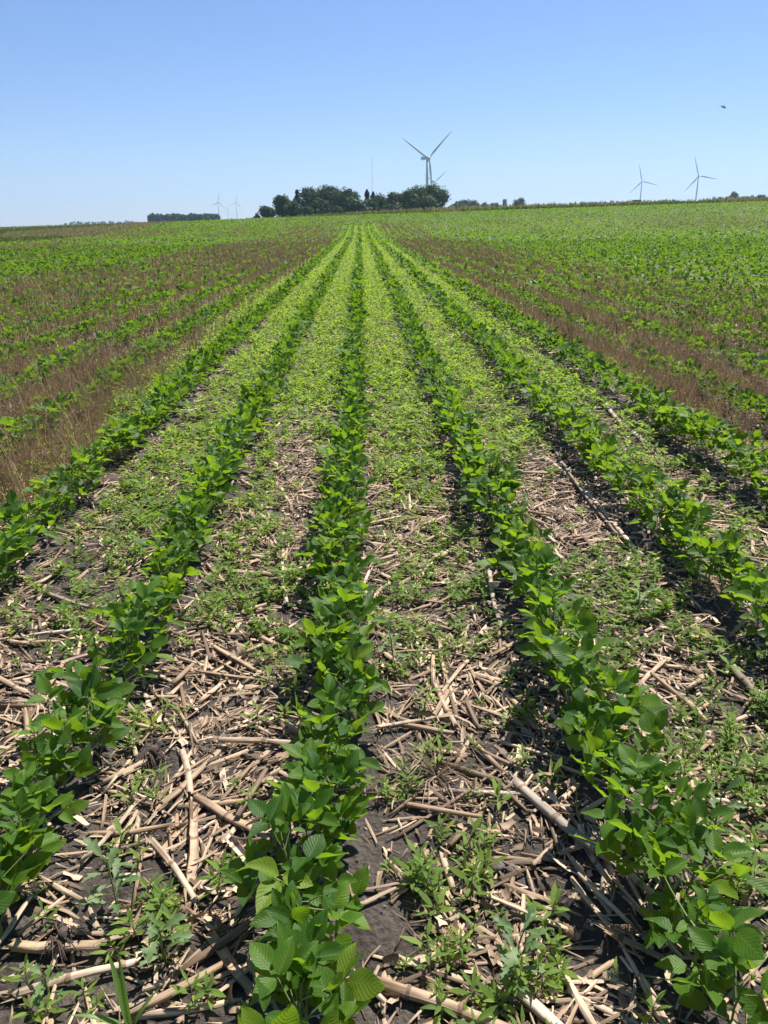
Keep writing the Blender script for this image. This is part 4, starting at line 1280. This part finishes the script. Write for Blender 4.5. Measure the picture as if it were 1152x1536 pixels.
G = 'trees of the grove behind the field'
grove = [  # px, base y, top y, width px, depth, material, look
    (402, 323, 306.5, 22, 330, m_treel, 'small round tree standing alone left of the grove', 0),
    (386, 323, 318.5, 10, 332, m_treel, 'low shrub at the far left of the grove', 0),
    (425, 322, 290, 30, 345, m_treel, 'airy tree at the left end of the grove', 0),
    (447, 322, 284, 17, 360, m_conif, 'narrow dark tree near the left end of the grove', 1),
    (441, 322, 300, 22, 338, m_treel, 'lower tree in front of the narrow dark tree', 0),
    (466, 320, 281, 40, 372, m_tree, 'broad dark tree left in the grove', 0),
    (493, 320, 276.5, 46, 378, m_tree, 'tallest broad tree in the left half of the grove', 0),
    (519, 320, 282, 36, 372, m_tree, 'dark tree right of the tallest broad tree', 0),
    (480, 320, 298, 30, 345, m_tree, 'low bushy tree in front of the tallest broad tree', 0),
    (462, 321, 308, 16, 335, m_treel, 'low light shrub in front at left of the grove', 0),
    (503, 320, 309, 18, 332, m_treel, 'light shrub at the front of the grove, middle', 0),
    (530, 320, 293, 36, 340, m_treel, 'lighter green round tree at the front middle of the grove', 0),
    (551, 319, 284, 16, 370, m_conif, 'pointed conifer left of the grove gap', 1),
    (560, 319, 287, 15, 372, m_conif, 'pointed conifer right beside another conifer', 1),
    (573, 319, 289, 26, 362, m_tree, 'dark tree right of the two conifers', 0),
    (555, 319, 298, 24, 352, m_tree, 'dark low tree under the two conifers', 0),
    (552, 319, 311, 16, 330, m_treel, 'light low shrub below the conifers', 0),
    (568, 319, 312, 18, 331, m_treel, 'light low hedge shrub right of the conifers', 0),
    (598, 316, 289, 40, 335, m_tree, 'rounded dark tree left of the turbine foot', 0),
    (614, 316, 285, 42, 338, m_tree, 'full round tree in front of the domed tree', 0),
    (638, 316, 294, 36, 336, m_tree, 'lower round tree at the front right of the grove', 0),
    (626, 315, 280, 44, 362, m_tree, 'tall tree behind the full round tree', 0),
    (647, 314, 276, 46, 366, m_tree, 'domed tall tree at the right end of the grove', 0),
    (585, 317, 305, 20, 330, m_treel, 'light shrub at the left foot of the rounded dark tree', 0),
]
for i, (px, pb, pt, w, Yd, mt, lab, con) in enumerate(grove):
    tree(px, pb, pt, w * (1.7 if con else 1.14), Yd, lab, mt, 1000 + i, 'conifer' if con else 'shrub' if pb - pt < 13 else 'tree', 1.3, G, bool(con), 0.72)
rt = [(683, 300, 26, 'left tree of the small clump right of the grove'), (697, 299.5, 24, 'second tree of the small clump right of the grove'), (711, 300, 24, 'third tree of the small clump right of the grove'),
      (728, 303, 20, 'low tree in the clump left of the silo'), (742, 303.5, 20, 'low tree just left of the silo')]
for i, (px, pt, w, lab) in enumerate(rt):
    tree(px, 311, pt, w, 720, lab, m_tree, 1100 + i, 'tree', 1.0, 'trees around the silo', False, 0.95)
tree(697, 310, 305.5, 22, 700, 'pale bush in front of the small clump right of the grove', m_treel, 1120, 'shrub', 1.0, 'trees around the silo', False, 0.9)
tree(779, 310, 296, 21, 710, 'single round tree right of the silo', m_tree, 1121, 'tree', 1.2, 'trees around the silo', False, 0.9)
for i in range(13):                                   # dark shelter belt at the left
    px = 228 + i * 8.1
    tree(px, 331, 320 - 0.6 * math.sin(i * 1.9), 13, 900 + 12 * (i % 3), 'dark tree, %s from the left in the far shelter belt at left' % ordinal(i + 1), m_tree, 1140 + i, 'tree', 1.4, 'far shelter belt', False, 1.2)
tree(1101, 297, 286.5, 15, 900, 'tree standing above the far woods at the right edge', m_tree, 1170, 'tree', 1.0, 'trees at the right edge', False, 1.2)
tree(1093, 298, 292, 8, 860, 'yellow-green bush beside the tree at the right edge', m_treel, 1171, 'shrub', 1.0, 'trees at the right edge', False, 1.1)
tree(1121, 298, 293.5, 10, 860, 'dark bush right of the tree at the right edge', m_tree, 1172, 'shrub', 1.0, 'trees at the right edge', False, 1.1)
tree(1143, 297, 291.5, 20, 860, 'dark bush cut by the right edge', m_tree, 1173, 'shrub', 1.0, 'trees at the right edge', False, 1.1)
tree(1080, 299, 295, 12, 860, 'low dark bush left of the yellow-green bush', m_tree, 1174, 'shrub', 1.0, 'trees at the right edge', False, 1.1)

def far_wood(p0, p1, Yd, top, name_label, seed):
    r = np.random.default_rng(seed); parts = []; rn = []
    a = at_depth(p0[0], p0[1], Yd); b = at_depth(p1[0], p1[1], Yd)
    n = int(np.linalg.norm(b - a) / 9)
    for i in range(n):
        f = i / max(1, n - 1); q = a + (b - a) * f
        g0 = float(big_z(q[0], Yd)); th = at_depth(p0[0] + (p1[0] - p0[0]) * f, p0[1] + (p1[1] - p0[1]) * f - top * r.uniform(.55, 1.1) * min(1, 0.35 + 4 * f * (1 - f) * 1.6), Yd)
        H = max(4, th[2] - g0)
        ct, rv, C = crown_T(seed * 100 + i, r.uniform(11, 17), H, 8, 220, 2.4, 0)
        parts.append(ct.xf(None, (q[0], Yd + r.uniform(-20, 20), g0))); rn.append(rv)
    obj('far_woodland', to_mesh('far_woodland', merge(parts), m_tree, np.concatenate(rn), False), label=name_label, cat='woodland', kind='stuff')
far_wood((848, 307), (936, 305), 2100, 6, 'thin line of hazy far woods left of the nearer right turbine pair', 31)
far_wood((985, 303), (1030, 302), 2100, 4, 'low hazy woods between the two right turbines', 32)
far_wood((1055, 301), (1190, 297), 2000, 8, 'hazy far woods at the right edge of the horizon', 33)
far_wood((100, 335), (210, 334), 3000, 3, 'faint far woods low on the left horizon', 34)

# ------------------------------------------------------------------ silo, shed, posts, mast
p = at_depth(757, 309, 715); g0 = float(big_z(p[0], 715)); topz = at_depth(757, 298.2, 715)[2]
e = thing('silo', (p[0], 715, g0), 'dark grey silo between low trees and a single round tree', 'silo')
Hs = topz - g0
obj('barrel', to_mesh('silo_barrel', tube([(0, 0, -.3), (0, 0, Hs * .45), (0, 0, Hs - 1.0)], [1.9, 1.9, 1.9], 8), m_silo, 0, True), e)
obj('roof', to_mesh('silo_roof', tube([(0, 0, Hs - 1.0), (0, 0, Hs - .45), (0, 0, Hs)], [2.0, 1.6, .4], 8), m_silo), e)
p = at_depth(955, 303, 420); g0 = float(big_z(p[0], 420)); tz = at_depth(955, 299.8, 420)[2]
e = thing('shed', (p[0], 420, g0 - .2), 'small dark low shed behind the grass verge, left of the right turbine', 'shed')
hh = tz - g0 + .2
obj('wall', to_mesh('shed_wall', box(-1.8, 1.8, -1.6, 1.6, 0, hh - .35), m_shed, 0, False), e)
obj('roof', to_mesh('shed_roof', merge([box(-2.0, 2.0, -1.8, 1.8, hh - .34, hh - .12), box(-1.5, 1.5, -1.2, 1.2, hh - .11, hh)]), m_shed, 0, False), e)
obj('door', to_mesh('shed_door', box(-.5, .5, -1.66, -1.61, 0.1, hh - .5), m_bark, 0, False), e)
for px, py0, py1, Yd, lab in ((190, 339, 330.5, 165, 'rust-red marker post in rough grass, left horizon'), (222.5, 336, 329, 172, 'thin dark marker post near the shelter belt')):
    b = at_depth(px, py0, Yd); g0 = float(big_z(b[0], Yd)); t_ = at_depth(px, py1, Yd)[2]
    e = thing('marker_post', (b[0], Yd, g0 - .2), lab, 'post', 'marker posts')
    obj('pole', to_mesh('post_pole', tube([(0, 0, 0), (0, 0, (t_ - g0) * .6), (0.01, 0, t_ - g0 + .1)], [.08, .08, .075], 6), m_post), e)
    obj('cap', to_mesh('post_cap', box(-.11, .11, -.11, .11, t_ - g0 + .1, t_ - g0 + .25), m_post, 0, False), e)

Ym = 1350
b = at_depth(559, 325, Ym); t_ = at_depth(557.5, 234, Ym); g0 = float(big_z(b[0], Ym)); Hm = t_[2] - g0
e = thing('radio_mast', (b[0], Ym, g0), 'thin guyed radio mast rising behind the grove', 'mast')
s = 0.75; cor = [(s, 0), (-s / 2, s * .87), (-s / 2, -s * .87)]
for cx, cyy in cor:
    obj('mast_leg', to_mesh('mast_leg', tube([(cx, cyy, 0), (cx, cyy, Hm / 2), (cx, cyy, Hm)], .07, 4), m_steel, 0, False), e)
lat = []
for i in range(int(Hm / 3)):
    for j in range(3):
        a_, b_ = cor[j], cor[(j + 1) % 3]
        lat.append(tube([(*a_, i * 3), (*b_, i * 3 + 3)], .035, 4, False))
obj('lattice', to_mesh('mast_lattice', merge(lat), m_steel, 0, False), e)
for j in range(3):
    a = 2 * math.pi * j / 3 + .4
    for f in (.5, .95):
        obj('guy_wire', to_mesh('guy_wire', tube([(0, 0, Hm * f), (math.cos(a) * Hm * .5, math.sin(a) * Hm * .5, 0)], .012, 4, False), m_steel, 0, False), e)

# ------------------------------------------------------------------ wind turbines
def blade_T(Rl):
    st = np.linspace(0, 1, 14); n = 8; V = []
    for s_ in st:
        z = 1.6 + s_ * (Rl - 1.6)
        if s_ < 0.05: ch, th = 1.9, 1.8
        else:
            ch = 3.5 * (1 - s_) ** 0.85 * sstep(-0.06, 0.2, s_) + 0.30
            th = max(0.12, 0.62 * (1 - s_)) * (1.4 if s_ < .15 else 1)
        tw = R_(14) * (1 - s_) ** 2
        for j in range(n):
            a = 2 * math.pi * j / n
            x = ch * .5 * math.cos(a) - (0.18 * ch if s_ > .05 else 0); y = th * .5 * math.sin(a) * (1 - .5 * max(0, -math.cos(a)))
            V.append((x * math.cos(tw) - y * math.sin(tw), x * math.sin(tw) + y * math.cos(tw) - 1.4 * s_ ** 2, z))
    k = len(st)
    F = [(i * n + j, i * n + (j + 1) % n, (i + 1) * n + (j + 1) % n, (i + 1) * n + j) for i in range(k - 1) for j in range(n)]
    F += [((k - 1) * n + 0, (k - 1) * n + 1, (k - 1) * n + 2, (k - 1) * n + 3), ((k - 1) * n, (k - 1) * n + 3, (k - 1) * n + 4, (k - 1) * n + 5), ((k - 1) * n, (k - 1) * n + 5, (k - 1) * n + 6, (k - 1) * n + 7)]
    return T(V, F)
RB = 50.0
me_blade = to_mesh('turbine_blade', blade_T(RB), m_white)
me_hub = to_mesh('turbine_hub', tube([(0, -4.6, 0), (0, -4.3, 0), (0, -3.4, 0), (0, -2.0, 0), (0, -1.2, 0)], [.25, .9, 1.6, 1.85, 1.8], 8), m_white)
nt = box(-1.75, 1.75, -1.3, 8.2, -1.7, 2.0)
nt.v[[0, 1]] += [0, 0, .4]; nt.v[[6, 7]] += [0, 0, -.35]; nt.v[[2, 3]] += [0, 0, .5]
me_nac = to_mesh('turbine_nacelle', merge([nt, box(-.5, .5, 6.2, 7.4, 1.75, 2.5)]), m_white, 0, False)

def turbine(px, py, Rpx, angles, phi, label):
    Yd = RB * F_PX / Rpx
    d = ray(px, py); zc = d @ fwd; hub = CAM + d * (Yd / zc)
    hub_h = 82.0
    g0 = float(big_z(hub[0], hub[1]))
    base = min(g0, hub[2] - 62)
    e = thing('wind_turbine', (hub[0], hub[1], base), label, 'wind turbine', 'wind turbines on the horizon', phi)
    Hh = hub[2] - base
    obj('tower', to_mesh('turbine_tower', tube([(0, 0, -1), (0, 0, Hh * .3), (0, 0, Hh * .65), (0, 0, Hh - 1.6)], [2.15, 1.9, 1.55, 1.2], 8), m_white), e)
    o = obj('nacelle', me_nac, e); o.location = (0, 0, Hh)
    o = obj('hub', me_hub, e); o.location = (0, 0, Hh)
    for a in angles:
        o = obj('blade', me_blade, e); o.location = (0, -2.6, Hh); o.rotation_euler = (0, R_(a), 0)
    return g0, hub[2]
for args in ((641, 237.5, 66.5, (51.5, 171.5, -68.5), R_(44), 'largest wind turbine, rising behind the right end of the grove'),
             (652, 273, 28, (54, 174, -66), R_(35), 'small wind turbine half hidden behind the domed tree'),
             (1048, 264, 29.5, (-19, 101, 221), R_(-12), 'rightmost wind turbine on the horizon'),
             (963, 272, 25, (-15, 105, 225), R_(-14), 'wind turbine left of the rightmost one'),
             (327, 303.5, 16.5, (9, 129, 249), R_(38), 'left wind turbine of the pair above the shelter belt'),
             (354, 304, 14, (14, 134, 254), R_(40), 'right wind turbine of the pair above the shelter belt'),
             (341, 315, 10.5, (30, 150, 270), R_(35), 'smallest far wind turbine between the left pair')):
    turbine(*args)

# ------------------------------------------------------------------ bird in the sky
pb = at_depth(1085, 160.5, 42.0)
e = thing('bird', pb, 'small dark bird gliding in the blue sky at upper right', 'bird')
xs = np.linspace(-0.10, 0.11, 8)
body = tube(np.stack([xs, xs * 0, 0.006 * np.sin(xs * 12)], -1), [.008, .018, .03, .036, .034, .026, .022, .006], 8)
wing = []
for sg in (1, -1):
    wing.append(ribbon([(0.03, 0.02 * sg, .012), (0.02, .10 * sg, .03), (-0.01, .18 * sg, .03), (-0.06, .25 * sg, .015)], [.085, .08, .06, .012], (1, 0, 0), 0, 3))
tail = ribbon([(-0.09, 0, 0), (-0.15, 0, .004), (-0.20, 0, .006)], [.02, .045, .06], (0, 1, 0), 0, 3)
obj('body', to_mesh('bird_body', merge([body, tail] + wing), m_bird), e)
e.rotation_euler = (R_(20), R_(28), R_(-15))
e.scale = (1.3, 1.3, 1.3)

# ------------------------------------------------------------------ haze
hz, N_, L_, o_ = mat('haze_air')
pv = N_('VolumePrincipled')
pv.inputs['Color'].default_value = (0.55, 0.76, 1.0, 1)
pv.inputs['Density'].default_value = 0.00013
pv.inputs['Anisotropy'].default_value = 0.25
L_(pv.outputs[0], o_.inputs['Volume'])
obj('haze', to_mesh('haze', box(-7200, 7200, -400, 7400, -60, 290), hz, 0, False), kind='stuff', label='thin blue summer haze over the far fields')
